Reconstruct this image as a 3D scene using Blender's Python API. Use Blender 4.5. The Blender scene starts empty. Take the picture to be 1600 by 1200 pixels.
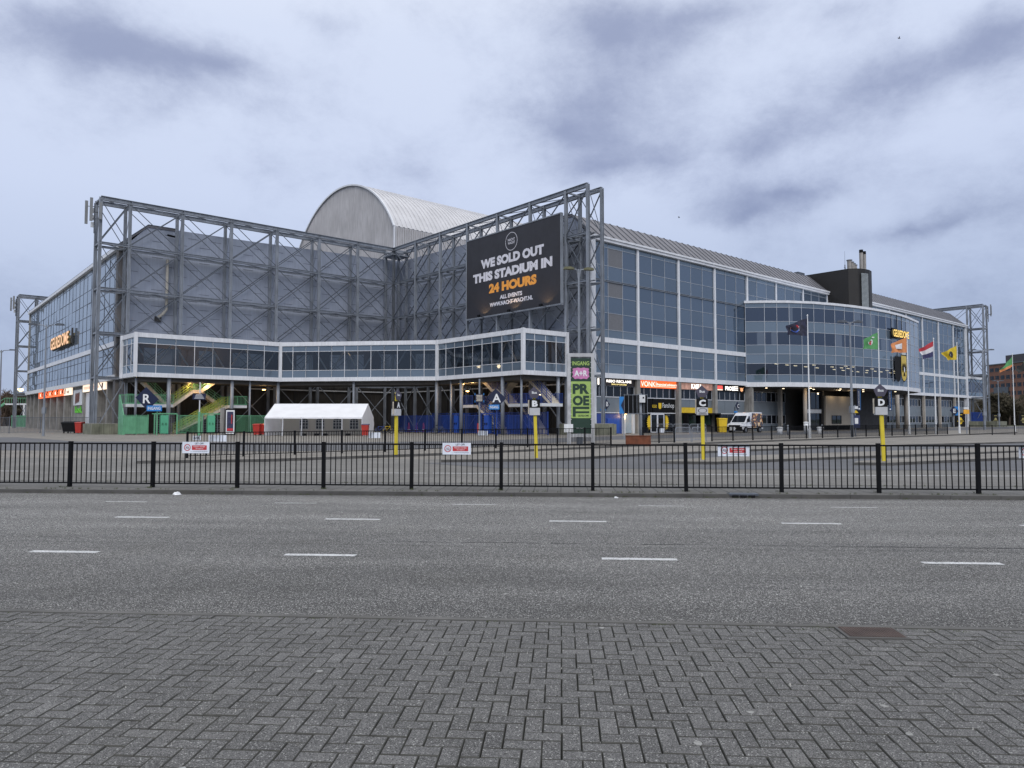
import bpy, bmesh, math, random
from mathutils import Vector, Matrix
random.seed(7)
R = math.radians
sc = bpy.context.scene
COL = sc.collection
# ------------------------------------------------------------------ camera
cam_d = bpy.data.cameras.new("camera"); cam = bpy.data.objects.new("camera", cam_d); COL.objects.link(cam)
cam.location = (0, 0, 1.65); cam.rotation_euler = (R(90 + 2.787), 0, 0)
cam_d.sensor_width = 36; cam_d.lens = 36 * 1130 / 1600; cam_d.clip_start = 0.05; cam_d.clip_end = 6000
sc.camera = cam
sc.render.resolution_x, sc.render.resolution_y = 1024, 768
sc.view_settings.view_transform = 'Standard'; sc.view_settings.look = 'None'
sc.view_settings.gamma = 1; sc.view_settings.exposure = 0.0
sc.cycles.max_bounces = 8; sc.cycles.transparent_max_bounces = 16
sc.cycles.sample_clamp_indirect = 4
# ------------------------------------------------------------------ world: overcast dusk sky
SUN_EL, SUN_AZ = 42, 172          # degrees; azimuth clockwise from +Y
w = bpy.data.worlds.new("World"); sc.world = w; w.use_nodes = True
wt = w.node_tree; wn = wt.nodes; wl = wt.links; wn.clear()
def WN(t, **k):
    n = wn.new(t)
    for a, b in k.items(): setattr(n, a, b)
    return n
def wmath(op, a, b=None, c=None, clamp=False):
    n = WN('ShaderNodeMath', operation=op, use_clamp=clamp)
    for i, v in enumerate((a, b, c)):
        if v is None: continue
        if isinstance(v, (int, float)): n.inputs[i].default_value = v
        else: wl.new(v, n.inputs[i])
    return n.outputs[0]
tc = WN('ShaderNodeTexCoord'); D = tc.outputs['Generated']
sky = WN('ShaderNodeTexSky', sky_type='NISHITA'); sky.sun_disc = False
sky.sun_elevation = R(SUN_EL); sky.sun_rotation = R(SUN_AZ)
sep = WN('ShaderNodeSeparateXYZ'); wl.new(D, sep.inputs[0])
ramp = WN('ShaderNodeValToRGB'); wl.new(wmath('ADD', sep.outputs['Z'], wmath('MULTIPLY', sep.outputs['X'], -0.05)), ramp.inputs[0])
cr = ramp.color_ramp
for i, (p, c) in enumerate([(0.0, (.34, .41, .57)), (0.12, (.44, .52, .71)), (0.3, (.60, .675, .865)), (0.48, (.67, .74, .91)), (0.7, (.95, .99, 1.06)), (1.0, (1.30, 1.31, 1.32))]):
    if i < 2: e = cr.elements[i]; e.position = p
    else: e = cr.elements.new(p)
    e.color = (*c, 1)
cr.elements[0].position = 0.0; cr.elements[1].position = 0.12
nz = WN('ShaderNodeTexNoise'); nz.inputs['Scale'].default_value = 3.2; nz.inputs['Detail'].default_value = 6; nz.inputs['Roughness'].default_value = 0.55
mp = WN('ShaderNodeMapping'); mp.inputs['Scale'].default_value = (1.15, 1.15, 1.75); wl.new(D, mp.inputs[0]); wl.new(mp.outputs[0], nz.inputs['Vector'])
wsub = WN('ShaderNodeVectorMath', operation='SUBTRACT'); wl.new(nz.outputs['Color'], wsub.inputs[0]); wsub.inputs[1].default_value = (.5, .5, .5)
wsc = WN('ShaderNodeVectorMath', operation='SCALE'); wl.new(wsub.outputs[0], wsc.inputs[0]); wsc.inputs['Scale'].default_value = 0.13
wadd = WN('ShaderNodeVectorMath', operation='ADD'); wl.new(D, wadd.inputs[0]); wl.new(wsc.outputs[0], wadd.inputs[1])
def sdir(px, py):     # direction of a cloud as (azimuth, elevation) read off the photo
    f, p = 1130., R(2.787); a, b = px - 800, 600 - py
    return Vector((a, f * math.cos(p) - b * math.sin(p), f * math.sin(p) + b * math.cos(p))).normalized()
total = None
for (px, py, rx, ry, tilt, s) in [(185, 92, 210, 85, 0, 1.5), (360, 122, 170, 44, 0, 1.25), (110, 45, 140, 50, 0, .7), (950, 70, 190, 110, 0, 1.5), (1090, 20, 200, 50, 0, 1.2),
        (880, 195, 200, 85, 0, 1.2), (940, 255, 140, 50, 0, 1.0), (1200, 200, 200, 80, 0, 1.1), (1420, 120, 200, 75, 0, 1.2), (1240, 285, 210, 40, 0, 1.4), (1160, 325, 120, 30, 0, 1.1),
        (1430, 358, 120, 24, 0, 1.0), (1560, 70, 120, 45, 0, 1.0), (1300, 30, 160, 40, 0, .7), (1040, 250, 160, 45, 0, .6), (500, 20, 110, 30, 0, .5), (1500, 330, 260, 90, 0, .5), (60, 500, 260, 90, 0, .6), (1550, 500, 300, 120, 0, .5), (650, 290, 160, 50, 0, .4)]:
    c = sdir(px, py)
    m = WN('ShaderNodeMapping', vector_type='TEXTURE'); m.inputs['Location'].default_value = c
    m.inputs['Rotation'].default_value = (0, R(-tilt), 0); m.inputs['Scale'].default_value = (rx / 1130 * 1.25, .6, ry / 1130 * 1.35)
    wl.new(wadd.outputs[0], m.inputs[0])
    g = WN('ShaderNodeTexGradient', gradient_type='QUADRATIC_SPHERE'); wl.new(m.outputs[0], g.inputs[0])
    v = wmath('MULTIPLY', g.outputs['Fac'], s * 1.15)
    total = v if total is None else wmath('ADD', total, v)
n2 = WN('ShaderNodeTexNoise'); n2.inputs['Scale'].default_value = 5.0; n2.inputs['Detail'].default_value = 12; n2.inputs['Roughness'].default_value = .68; n2.inputs['Distortion'].default_value = .1
wl.new(mp.outputs[0], n2.inputs['Vector'])
raw = wmath('ADD', wmath('MULTIPLY', total, .8), wmath('MULTIPLY', wmath('SUBTRACT', n2.outputs['Fac'], .5), 2.4))
smo = WN('ShaderNodeMapRange', interpolation_type='SMOOTHSTEP'); smo.inputs['From Min'].default_value = -.12; smo.inputs['From Max'].default_value = 1.6; wl.new(raw, smo.inputs['Value'])
dens = smo.outputs[0]
mix = WN('ShaderNodeMix', data_type='RGBA'); wl.new(dens, mix.inputs['Factor']); wl.new(ramp.outputs[0], mix.inputs['A'])
dark = WN('ShaderNodeMix', data_type='RGBA', blend_type='MULTIPLY'); dark.inputs['Factor'].default_value = 1
wl.new(ramp.outputs[0], dark.inputs['A']); dark.inputs['B'].default_value = (.49, .51, .60, 1); wl.new(dark.outputs['Result'], mix.inputs['B'])
skm = WN('ShaderNodeMix', data_type='RGBA', blend_type='ADD'); skm.inputs['Factor'].default_value = 0.006
wl.new(mix.outputs['Result'], skm.inputs['A']); wl.new(sky.outputs[0], skm.inputs['B'])
bg = WN('ShaderNodeBackground'); bg.inputs['Strength'].default_value = 1.0; wl.new(skm.outputs['Result'], bg.inputs['Color'])
wo = WN('ShaderNodeOutputWorld'); wl.new(bg.outputs[0], wo.inputs[0])
# ------------------------------------------------------------------ sun behind the clouds
sd = bpy.data.lights.new("sun", 'SUN'); sd.energy = 1.5; sd.angle = R(40); sd.color = (1, .95, .90)
so = bpy.data.objects.new("sun", sd); COL.objects.link(so)
so.rotation_euler = (R(90 - SUN_EL), 0, R(180 - SUN_AZ) ); so.location = (-20, -20, 60)
# sun_rotation is clockwise from +Y: the lamp's light travels away from that side
az = R(SUN_AZ); sdirv = Vector((math.sin(az) * math.cos(R(SUN_EL)), math.cos(az) * math.cos(R(SUN_EL)), math.sin(R(SUN_EL))))
so.rotation_euler = sdirv.to_track_quat('Z', 'Y').to_euler()

# ------------------------------------------------------------------ frames of reference
TH = R(40.8); O = (-17.3, 104.8)                     # stadium corner: inner corner of the steel frame
def W(a, b, z=0): return (O[0] + a * math.cos(TH) + b * math.sin(TH), O[1] + a * math.sin(TH) - b * math.cos(TH), z)
SA = R(-3.85)                                        # street direction
def S(s, d, z=0): return (s * math.cos(SA) - d * math.sin(SA), s * math.sin(SA) + d * math.cos(SA), z)
def I(x, y, z=0): return (x, y, z)

# ------------------------------------------------------------------ materials
MATS = {}
BLK = (.006, .0065, .007)
def mat(name, col, rough=.6, metal=0., var=.12, vs=3., bump=0., bs=40., streak=0., emit=None, es=1., spec=.5, speck=None, attr=False, coat=0., dirt=0.):
    if name in MATS: return MATS[name]
    m = bpy.data.materials.new(name); m.use_nodes = True; t = m.node_tree; N = t.nodes; Lk = t.links
    b = N['Principled BSDF']; b.inputs['Roughness'].default_value = rough; b.inputs['Metallic'].default_value = metal
    b.inputs['Specular IOR Level'].default_value = spec; b.inputs['Coat Weight'].default_value = coat
    tcn = N.new('ShaderNodeTexCoord'); src = tcn.outputs['Object']
    def noise(scale, det=5, mapping=None):
        n = N.new('ShaderNodeTexNoise'); n.inputs['Scale'].default_value = scale; n.inputs['Detail'].default_value = det
        if mapping:
            mm = N.new('ShaderNodeMapping'); mm.inputs['Scale'].default_value = mapping; Lk.new(src, mm.inputs[0]); Lk.new(mm.outputs[0], n.inputs['Vector'])
        else: Lk.new(src, n.inputs['Vector'])
        return n.outputs['Fac']
    def mr(v, a, b_, c, d):
        n = N.new('ShaderNodeMapRange'); n.inputs['From Min'].default_value = a; n.inputs['From Max'].default_value = b_
        n.inputs['To Min'].default_value = c; n.inputs['To Max'].default_value = d; Lk.new(v, n.inputs['Value']); return n.outputs[0]
    def mul(cin, v):
        n = N.new('ShaderNodeMix'); n.data_type = 'RGBA'; n.blend_type = 'MULTIPLY'; n.inputs['Factor'].default_value = 1
        Lk.new(cin, n.inputs['A']); Lk.new(v, n.inputs['B']); return n.outputs['Result']
    def mixc(cin, c2, f):
        n = N.new('ShaderNodeMix'); n.data_type = 'RGBA'; Lk.new(f, n.inputs['Factor']); Lk.new(cin, n.inputs['A']); n.inputs['B'].default_value = (*c2, 1); return n.outputs['Result']
    rgb = N.new('ShaderNodeRGB'); rgb.outputs[0].default_value = (*col, 1); c = rgb.outputs[0]
    if var: c = mul(c, mr(noise(vs), .3, .7, 1 - var, 1 + var))
    if streak: c = mul(c, mr(noise(1.2, 4, (6, 6, .35)), .35, .7, 1 - streak, 1 + streak * .4))
    if dirt: c = mixc(c, (.09, .085, .07), mr(noise(.9, 7), .52, .78, 0, dirt))
    if attr:
        at = N.new('ShaderNodeAttribute'); at.attribute_name = 'rnd'; c = mul(c, mr(at.outputs['Fac'], 0, 2, .84, 1.50))
    if speck:
        for (scale, thr, sc_) in speck:
            v = N.new('ShaderNodeTexVoronoi'); v.inputs['Scale'].default_value = scale; Lk.new(src, v.inputs['Vector'])
            sp = N.new('ShaderNodeSeparateColor'); Lk.new(v.outputs['Color'], sp.inputs[0])
            c = mixc(c, sc_, mr(sp.outputs[0], thr, thr + .08, 0, 1))
    Lk.new(c, b.inputs['Base Color'])
    Lk.new(mr(noise(vs * 2.3), .3, .7, max(rough - .08, .02), min(rough + .08, 1)), b.inputs['Roughness'])
    if bump:
        bn = N.new('ShaderNodeBump'); bn.inputs['Strength'].default_value = bump; bn.inputs['Distance'].default_value = .01
        Lk.new(noise(bs, 4), bn.inputs['Height']); Lk.new(bn.outputs[0], b.inputs['Normal'])
    if emit: b.inputs['Emission Color'].default_value = (*emit, 1); b.inputs['Emission Strength'].default_value = es
    m['ok'] = 1; MATS[name] = m; return m
def nodes_of(m): return m.node_tree.nodes, m.node_tree.links, m.node_tree.nodes['Principled BSDF']
def glass_mat(name, base, ior, tint, trans, rough=.03, attr=True):
    m = bpy.data.materials.new(name); m.use_nodes = True; t = m.node_tree; N = t.nodes; Lk = t.links; N.clear()
    out = N.new('ShaderNodeOutputMaterial'); df = N.new('ShaderNodeBsdfDiffuse'); gl = N.new('ShaderNodeBsdfGlossy'); tr = N.new('ShaderNodeBsdfTransparent')
    rgb = N.new('ShaderNodeRGB'); rgb.outputs[0].default_value = (*base, 1); c = rgb.outputs[0]
    at = N.new('ShaderNodeAttribute'); at.attribute_name = 'rnd'
    if attr:
        mr = N.new('ShaderNodeMapRange'); mr.inputs['To Min'].default_value = .80; mr.inputs['To Max'].default_value = 1.2; Lk.new(at.outputs['Fac'], mr.inputs['Value'])
        mx = N.new('ShaderNodeMix'); mx.data_type = 'RGBA'; mx.blend_type = 'MULTIPLY'; mx.inputs['Factor'].default_value = 1
        Lk.new(c, mx.inputs['A']); Lk.new(mr.outputs[0], mx.inputs['B']); c = mx.outputs['Result']
    Lk.new(c, df.inputs[0]); gl.inputs['Color'].default_value = (*tint, 1); gl.inputs['Roughness'].default_value = rough
    tr.inputs[0].default_value = (.55, .62, .66, 1)
    fr = N.new('ShaderNodeFresnel'); fr.inputs['IOR'].default_value = ior
    tcn = N.new('ShaderNodeTexCoord'); nz_ = N.new('ShaderNodeTexNoise'); nz_.inputs['Scale'].default_value = .55; nz_.inputs['Detail'].default_value = 1
    Lk.new(tcn.outputs['Object'], nz_.inputs['Vector']); bp = N.new('ShaderNodeBump'); bp.inputs['Strength'].default_value = .12; bp.inputs['Distance'].default_value = .05
    Lk.new(nz_.outputs['Fac'], bp.inputs['Height']); Lk.new(bp.outputs[0], gl.inputs['Normal'])
    m1 = N.new('ShaderNodeMixShader'); m1.inputs[0].default_value = trans; Lk.new(df.outputs[0], m1.inputs[1]); Lk.new(tr.outputs[0], m1.inputs[2])
    m2 = N.new('ShaderNodeMixShader'); Lk.new(fr.outputs[0], m2.inputs[0]); Lk.new(m1.outputs[0], m2.inputs[1]); Lk.new(gl.outputs[0], m2.inputs[2])
    Lk.new(m2.outputs[0], out.inputs[0]); MATS[name] = m; return m
def emis(name, col, s): return mat(name, tuple(min(x, 1) * .8 for x in col), .5, emit=col, es=s, var=.05)

steel = mat('galvanised steel', (.23, .255, .295), .5, .1, .2, .8, streak=.25)
steel_dk = mat('dark steel', (.10, .115, .14), .5, .2, .15, 1, streak=.2)
alu = mat('white aluminium', (.68, .70, .74), .4, 0, .07, 1, streak=.1)
white = mat('white paint', (.74, .76, .78), .45, 0, .06, 1, streak=.12)
offw = mat('off white panel', (.62, .64, .66), .5, 0, .08, 1)
dirtyw = mat('weathered white panel', (.44, .45, .47), .6, 0, .14, 2, dirt=.6)
concrete = mat('weathered concrete', (.27, .265, .25), .85, 0, .2, .9, .25, 30, streak=.3)
mossy = mat('mossy concrete', (.20, .205, .155), .9, 0, .35, .8, .3, 25, streak=.35, dirt=.6)
beige = mat('beige rendered wall', (.36, .33, .28), .8, 0, .05, .6)
beigecol = mat('beige column', (.40, .365, .32), .7, 0, .1, 1, streak=.15)
creamc = mat('cream concrete stair', (.55, .50, .42), .8, 0, .12, 2, streak=.2)
dark = mat('dark cladding', (.028, .028, .03), .7, 0, .2, .5)
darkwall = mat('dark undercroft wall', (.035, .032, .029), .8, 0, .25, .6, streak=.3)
black = mat('black powder coat', (.004, .0045, .006), .6, .0, .2, 4, spec=.15)
blackm = mat('matt black', (.007, .007, .008), .7, spec=.2)
green = mat('green painted steel', (.13, .37, .21), .45, 0, .15, 1.5, streak=.15)
greeny = mat('yellow green handrail', (.28, .38, .08), .5, 0, .1, 2)
blue = mat('blue painted steel', (.018, .055, .27), .45, 0, .15, 1.5, streak=.15)
navy = mat('navy sign face', (.006, .012, .045), .4, 0, .1, 2)
skyblue = mat('sky blue sign face', (.02, .20, .55), .4, 0, .05, 2)
yellow = mat('yellow painted post', (.62, .50, .03), .5, 0, .12, 3, dirt=.25)
yel = mat('yellow panel', (.70, .48, .02), .45)
redp = mat('red plastic', (.42, .035, .025), .4)
redsign = mat('red sign ink', (.50, .03, .04), .5)
orangep = mat('orange ink', (.85, .30, .03), .5)
rust = mat('rusted corten steel', (.14, .045, .022), .85, 0, .35, 3, .3, 30)
roofm = mat('standing seam roof', (.165, .16, .175), .5, .1, .12, .6)
barrelm = mat('ribbed aluminium roof', (.58, .58, .60), .45, .1, .08, .3, streak=.1)
barrele = mat('weathered aluminium end wall', (.50, .495, .51), .5, .05, .10, .3, streak=.2)
def translucent(m, f_, c):
    N, Lk, b = nodes_of(m); out = [n for n in N if n.type == 'OUTPUT_MATERIAL'][0]; tr = N.new('ShaderNodeBsdfTranslucent'); tr.inputs[0].default_value = (*c, 1); mx = N.new('ShaderNodeMixShader'); mx.inputs[0].default_value = f_
    Lk.new(b.outputs[0], mx.inputs[1]); Lk.new(tr.outputs[0], mx.inputs[2]); Lk.new(mx.outputs[0], out.inputs[0]); return m
tarp = mat('white tarpaulin', (.88, .89, .92), .55, 0, .05, 1.2, .3, 3)
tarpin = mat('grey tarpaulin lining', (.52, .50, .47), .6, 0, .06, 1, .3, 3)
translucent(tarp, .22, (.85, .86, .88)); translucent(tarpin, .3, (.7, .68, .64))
blackglass = glass_mat('dark window glass', (.008, .010, .014), 1.42, (.8, .9, 1), .0)
rubber = mat('tyre rubber', (.012, .012, .013), .8)
lampwarm = emis('warm lamp', (1., .62, .22), 9)
lampwhite = emis('ceiling light', (1., .80, .52), 4)
gl_right = glass_mat('blue grey facade glass', (.066, .092, .132), 2.05, (.80, .91, 1.0), .12)
gl_sp = glass_mat('spandrel glass', (.100, .132, .172), 1.95, (.80, .92, 1.0), 0.)
gl_vis = glass_mat('vision pane glass', (.020, .030, .055), 1.85, (.78, .88, 1.0), .0)
gl_mid = glass_mat('middle pane glass', (.045, .065, .100), 2.0, (.80, .91, 1.0), .0)
gl_blind = glass_mat('pane with drawn blind', (.085, .105, .140), 1.9, (.80, .90, 1.0), .0)
gl_left = glass_mat('reflection pale facade glass', (.16, .19, .235), 2.6, (.88, .95, 1.0), 0.)  # pale base colour imitates bright sky reflected at a grazing angle
gl_bridge = glass_mat('walkway window glass', (.020, .030, .045), 1.6, (.8, .9, 1.), .62)
gl_ent = glass_mat('entrance window glass', (.018, .026, .045), 1.75, (.8, .88, 1.), .45)
# ------------------------------------------------------------------ mesh helpers
CAMP = Vector((0, 0, 1.65))
ROOTM = {}
def V3(p): return Vector(p)
class MB:
    """collects shapes (in the frame given by sp) and links them as ONE mesh object"""
    def __init__(s, sp=I): s.v = []; s.f = []; s.m = []; s.r = []; s.sp = sp
    def add(s, vs, fs, mi=0, rnd=None):
        n = len(s.v); s.v += [tuple(p) for p in vs]
        for f in fs: s.f.append([n + i for i in f]); s.m.append(mi); s.r.append(random.random() if rnd is None else rnd)
        return s
    def box(s, c, size, mi=0, rz=0):
        x, y, z = [h / 2 for h in size]; cs, sn = math.cos(rz), math.sin(rz)
        vs = [(c[0] + i * x * cs - j * y * sn, c[1] + i * x * sn + j * y * cs, c[2] + k * z) for i in (-1, 1) for j in (-1, 1) for k in (-1, 1)]
        return s.add(vs, [(0, 1, 3, 2), (4, 6, 7, 5), (0, 4, 5, 1), (2, 3, 7, 6), (0, 2, 6, 4), (1, 5, 7, 3)], mi, random.random())
    def bb(s, x0, x1, y0, y1, z0, z1, mi=0): return s.box(((x0 + x1) / 2, (y0 + y1) / 2, (z0 + z1) / 2), (abs(x1 - x0), abs(y1 - y0), abs(z1 - z0)), mi)
    def beam(s, p, q, w, h=None, mi=0, up=None):
        p, q = V3(p), V3(q); h = h or w; d = (q - p)
        if d.length < 1e-6: return s
        d.normalize(); u = V3(up) if up else (V3((0, 0, 1)) if abs(d.z) < .95 else V3((1, 0, 0)))
        a = d.cross(u).normalized(); b = a.cross(d)
        vs = [e + a * (i * w / 2) + b * (j * h / 2) for e in (p, q) for i, j in ((-1, -1), (1, -1), (1, 1), (-1, 1))]
        return s.add(vs, [(0, 1, 2, 3), (7, 6, 5, 4), (0, 4, 5, 1), (1, 5, 6, 2), (2, 6, 7, 3), (3, 7, 4, 0)], mi, random.random())
    def ibeam(s, p, q, w, h, t=.03, mi=0):
        p, q = V3(p), V3(q); u = V3((0, 0, 1)) if abs((q - p).normalized().z) < .95 else V3((1, 0, 0))
        d = (q - p).normalized(); a = d.cross(u).normalized(); b = a.cross(d)
        s.beam(p + b * (h / 2), q + b * (h / 2), w, t, mi); s.beam(p - b * (h / 2), q - b * (h / 2), w, t, mi); return s.beam(p, q, t, h - t, mi)
    def tube(s, p, q, r0, r1=None, n=8, mi=0, cap=True):
        p, q = V3(p), V3(q); r1 = r0 if r1 is None else r1; d = (q - p)
        if d.length < 1e-6: return s
        d.normalize(); u = V3((0, 0, 1)) if abs(d.z) < .95 else V3((1, 0, 0)); a = d.cross(u).normalized(); b = a.cross(d)
        vs = [e + (a * math.cos(t) + b * math.sin(t)) * r for e, r in ((p, r0), (q, r1)) for t in [2 * math.pi * k / n for k in range(n)]]
        fs = [(k, (k + 1) % n, n + (k + 1) % n, n + k) for k in range(n)]
        if cap: fs += [tuple(range(n))[::-1], tuple(range(n, 2 * n))]
        return s.add(vs, fs, mi, random.random())
    def path(s, pts, r, n=6, mi=0):
        for i in range(len(pts) - 1): s.tube(pts[i], pts[i + 1], r, r, n, mi)
        return s
    def quad(s, a, b, c, d, mi=0, rnd=None): return s.add([a, b, c, d], [(0, 1, 2, 3)], mi, rnd)
    def poly(s, pts, mi=0): return s.add(pts, [tuple(range(len(pts)))], mi)
    def prism(s, pts, z0, z1, mi=0, mt=None):
        n = len(pts); vs = [(p[0], p[1], z0) for p in pts] + [(p[0], p[1], z1) for p in pts]
        s.add(vs, [(k, (k + 1) % n, n + (k + 1) % n, n + k) for k in range(n)], mi, random.random())
        s.add(vs[:n], [tuple(range(n))[::-1]], mi); return s.add(vs[n:], [tuple(range(n))], mi if mt is None else mt)
    def extr(s, prof, f0, f1, mi=0, cap=True):
        """profile = list of 2-d points, f0/f1 map them to 3-d at each end"""
        n = len(prof); vs = [f0(*p) for p in prof] + [f1(*p) for p in prof]
        s.add(vs, [(k, (k + 1) % n, n + (k + 1) % n, n + k) for k in range(n)], mi, random.random())
        if cap: s.add(vs, [tuple(range(n))[::-1], tuple(range(n, 2 * n))], mi)
        return s
    def lathe(s, c, prof, n=16, mi=0):
        vs = [(c[0] + r * math.cos(2 * math.pi * k / n), c[1] + r * math.sin(2 * math.pi * k / n), c[2] + z) for r, z in prof for k in range(n)]
        fs = [(j * n + k, j * n + (k + 1) % n, (j + 1) * n + (k + 1) % n, (j + 1) * n + k) for j in range(len(prof) - 1) for k in range(n)]
        fs += [tuple(range(n))[::-1], tuple(range((len(prof) - 1) * n, len(prof) * n))]
        return s.add(vs, fs, mi)
    def text(s, txt, c, xd, h, width=None, bold=0., ext=0., mi=0, up=(0, 0, 1), align='c', off=.0, italic=0.):
        vs, fs, (x0, x1, y0, y1) = glyphs(txt, bold, ext > 0)
        xd, up = V3(xd).normalized(), V3(up).normalized(); nd = xd.cross(up)
        if s.sp is W: nd = -nd                                    # the stadium frame is mirrored
        k = h / (y1 - y0); kx = width / (x1 - x0) if width else k
        cx = (x0 + x1) / 2 if align == 'c' else x0
        out = [V3(c) + xd * ((x - cx) * kx + (y - y0) * k * italic) + up * ((y - (y0 + y1) / 2) * k) + nd * (off + z * ext) for x, y, z in vs]
        return s.add(out, fs, mi, .5)
    def disc(s, c, xd, r, n=24, mi=0, up=(0, 0, 1), r0=0, ry=None, off=0):
        xd, up = V3(xd).normalized(), V3(up).normalized(); ry = ry or r; nd = xd.cross(up)
        if s.sp is W: nd = -nd
        c = V3(c) + nd * off
        o = [c + xd * (r * math.cos(t)) + up * (ry * math.sin(t)) for t in [2 * math.pi * k / n for k in range(n)]]
        if not r0: return s.add(o, [tuple(range(n))], mi)
        i = [c + (p - c) * (r0 / r) for p in o]
        return s.add(o + i, [(k, (k + 1) % n, n + (k + 1) % n, n + k) for k in range(n)], mi)
    def flat(s, c, xd, pts, mi=0, up=(0, 0, 1), off=0):
        xd, up = V3(xd).normalized(), V3(up).normalized(); nd = xd.cross(up)
        if s.sp is W: nd = -nd
        return s.add([V3(c) + xd * x + up * y + nd * off for x, y in pts], [tuple(range(len(pts)))], mi)
    def plate(s, c, xd, w_, h_, t=.04, mi=0, up=(0, 0, 1)):
        xd, up = V3(xd).normalized(), V3(up).normalized(); nd = xd.cross(up)
        if s.sp is W: nd = -nd
        c = V3(c); vs = [c + xd * (i * w_ / 2) + up * (j * h_ / 2) + nd * k for k in (0, -t) for i, j in ((-1, -1), (1, -1), (1, 1), (-1, 1))]
        return s.add(vs, [(0, 1, 2, 3), (7, 6, 5, 4), (0, 4, 5, 1), (1, 5, 6, 2), (2, 6, 7, 3), (3, 7, 4, 0)], mi, random.random())
    def build(s, name, mats, parent=None, smooth=False, camface=False, solid=True, label=None):
        me = bpy.data.meshes.new(name); vs = [V3(s.sp(*p)) for p in s.v]
        inv = ROOTM[parent.name].inverted() if parent is not None else None
        wv = vs
        if inv is not None: vs = [inv @ p for p in vs]
        me.from_pydata([tuple(p) for p in vs], [], s.f)
        for m in (mats if isinstance(mats, (list, tuple)) else [mats]): me.materials.append(m)
        me.polygons.foreach_set('material_index', s.m)
        at = me.attributes.new('rnd', 'FLOAT', 'FACE'); at.data.foreach_set('value', s.r)
        o = bpy.data.objects.new(name, me); COL.objects.link(o)
        if camface:
            flip = []
            for p in me.polygons:
                a, b, c = [wv[i] for i in s.f[p.index][:3]]
                n = (b - a).cross(c - a)
                if n.dot(CAMP - a) < 0: flip.append(p.index)
            bm = bmesh.new(); bm.from_mesh(me); bm.faces.ensure_lookup_table()
            bmesh.ops.reverse_faces(bm, faces=[bm.faces[i] for i in flip]); bm.to_mesh(me); bm.free()
        elif solid:
            bm = bmesh.new(); bm.from_mesh(me); bmesh.ops.recalc_face_normals(bm, faces=bm.faces); bm.to_mesh(me); bm.free()
        if smooth: me.polygons.foreach_set('use_smooth', [True] * len(me.polygons))
        if parent is not None: o.parent = parent; ROOTM[o.name] = ROOTM[parent.name]
        else: ROOTM[o.name] = Matrix.Identity(4)
        if label: o['label'] = label
        return o
_G = {}
def glyphs(txt, bold, ext):
    k = (txt, bold, ext)
    if k in _G: return _G[k]
    cu = bpy.data.curves.new('t', 'FONT'); cu.body = txt; cu.offset = bold; cu.extrude = .5 if ext else 0; cu.resolution_u = 3
    o = bpy.data.objects.new('t', cu); COL.objects.link(o)
    dg = bpy.context.evaluated_depsgraph_get(); me = bpy.data.meshes.new_from_object(o.evaluated_get(dg))
    vs = [tuple(v.co) for v in me.vertices]; fs = [tuple(p.vertices) for p in me.polygons]
    bpy.data.objects.remove(o); bpy.data.curves.remove(cu); bpy.data.meshes.remove(me)
    xs = [v[0] for v in vs]; ys = [v[1] for v in vs]
    _G[k] = (vs, fs, (min(xs), max(xs), min(ys), max(ys))); return _G[k]
def tag(o, label=None, cat=None, group=None, kind=None):
    if label: o['label'] = label
    if cat: o['category'] = cat
    if group: o['group'] = group
    if kind: o['kind'] = kind
    return o
def thing(name, label, cat, loc=(0, 0, 0), rz=0, group=None):
    o = bpy.data.objects.new(name, None); COL.objects.link(o); o.location = loc; o.rotation_euler = (0, 0, rz); o.empty_display_size = .3
    ROOTM[o.name] = Matrix.Translation(loc) @ Matrix.Rotation(rz, 4, 'Z'); return tag(o, label, cat, group)
def frame_of(o):                                       # local frame of a thing as a mapping
    M = ROOTM[o.name]
    return lambda x, y, z=0: tuple(M @ Vector((x, y, z)))
def kids(o): return [c for c in bpy.data.objects if c.parent == o]
def dup(o, loc, rz=None, label=None, parent=None):
    c = o.copy(); COL.objects.link(c)
    if parent is not None: c.parent = parent
    else:
        c.location = loc
        if rz is not None: c.rotation_euler = (0, 0, rz)
        ROOTM[c.name] = Matrix.Translation(loc) @ Matrix.Rotation(c.rotation_euler.z, 4, 'Z')
    if label: c['label'] = label
    for k in kids(o): dup(k, None, parent=c)
    return c
def struct(name, mb, m, **k): return tag(mb.build(name, m, **k), kind='structure')
def lamp(kind, name, loc, energy, col, size=.1, parent=None, aim=None, spot=None):
    l = bpy.data.lights.new(name, kind); l.energy = energy; l.color = col
    if kind == 'SPOT': l.spot_size = spot or R(80); l.shadow_soft_size = size
    else: l.shadow_soft_size = size
    o = bpy.data.objects.new(name, l); COL.objects.link(o); o.location = loc
    if aim: o.rotation_euler = (V3(loc) - V3(aim)).to_track_quat('Z', 'Y').to_euler()
    return o
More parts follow.
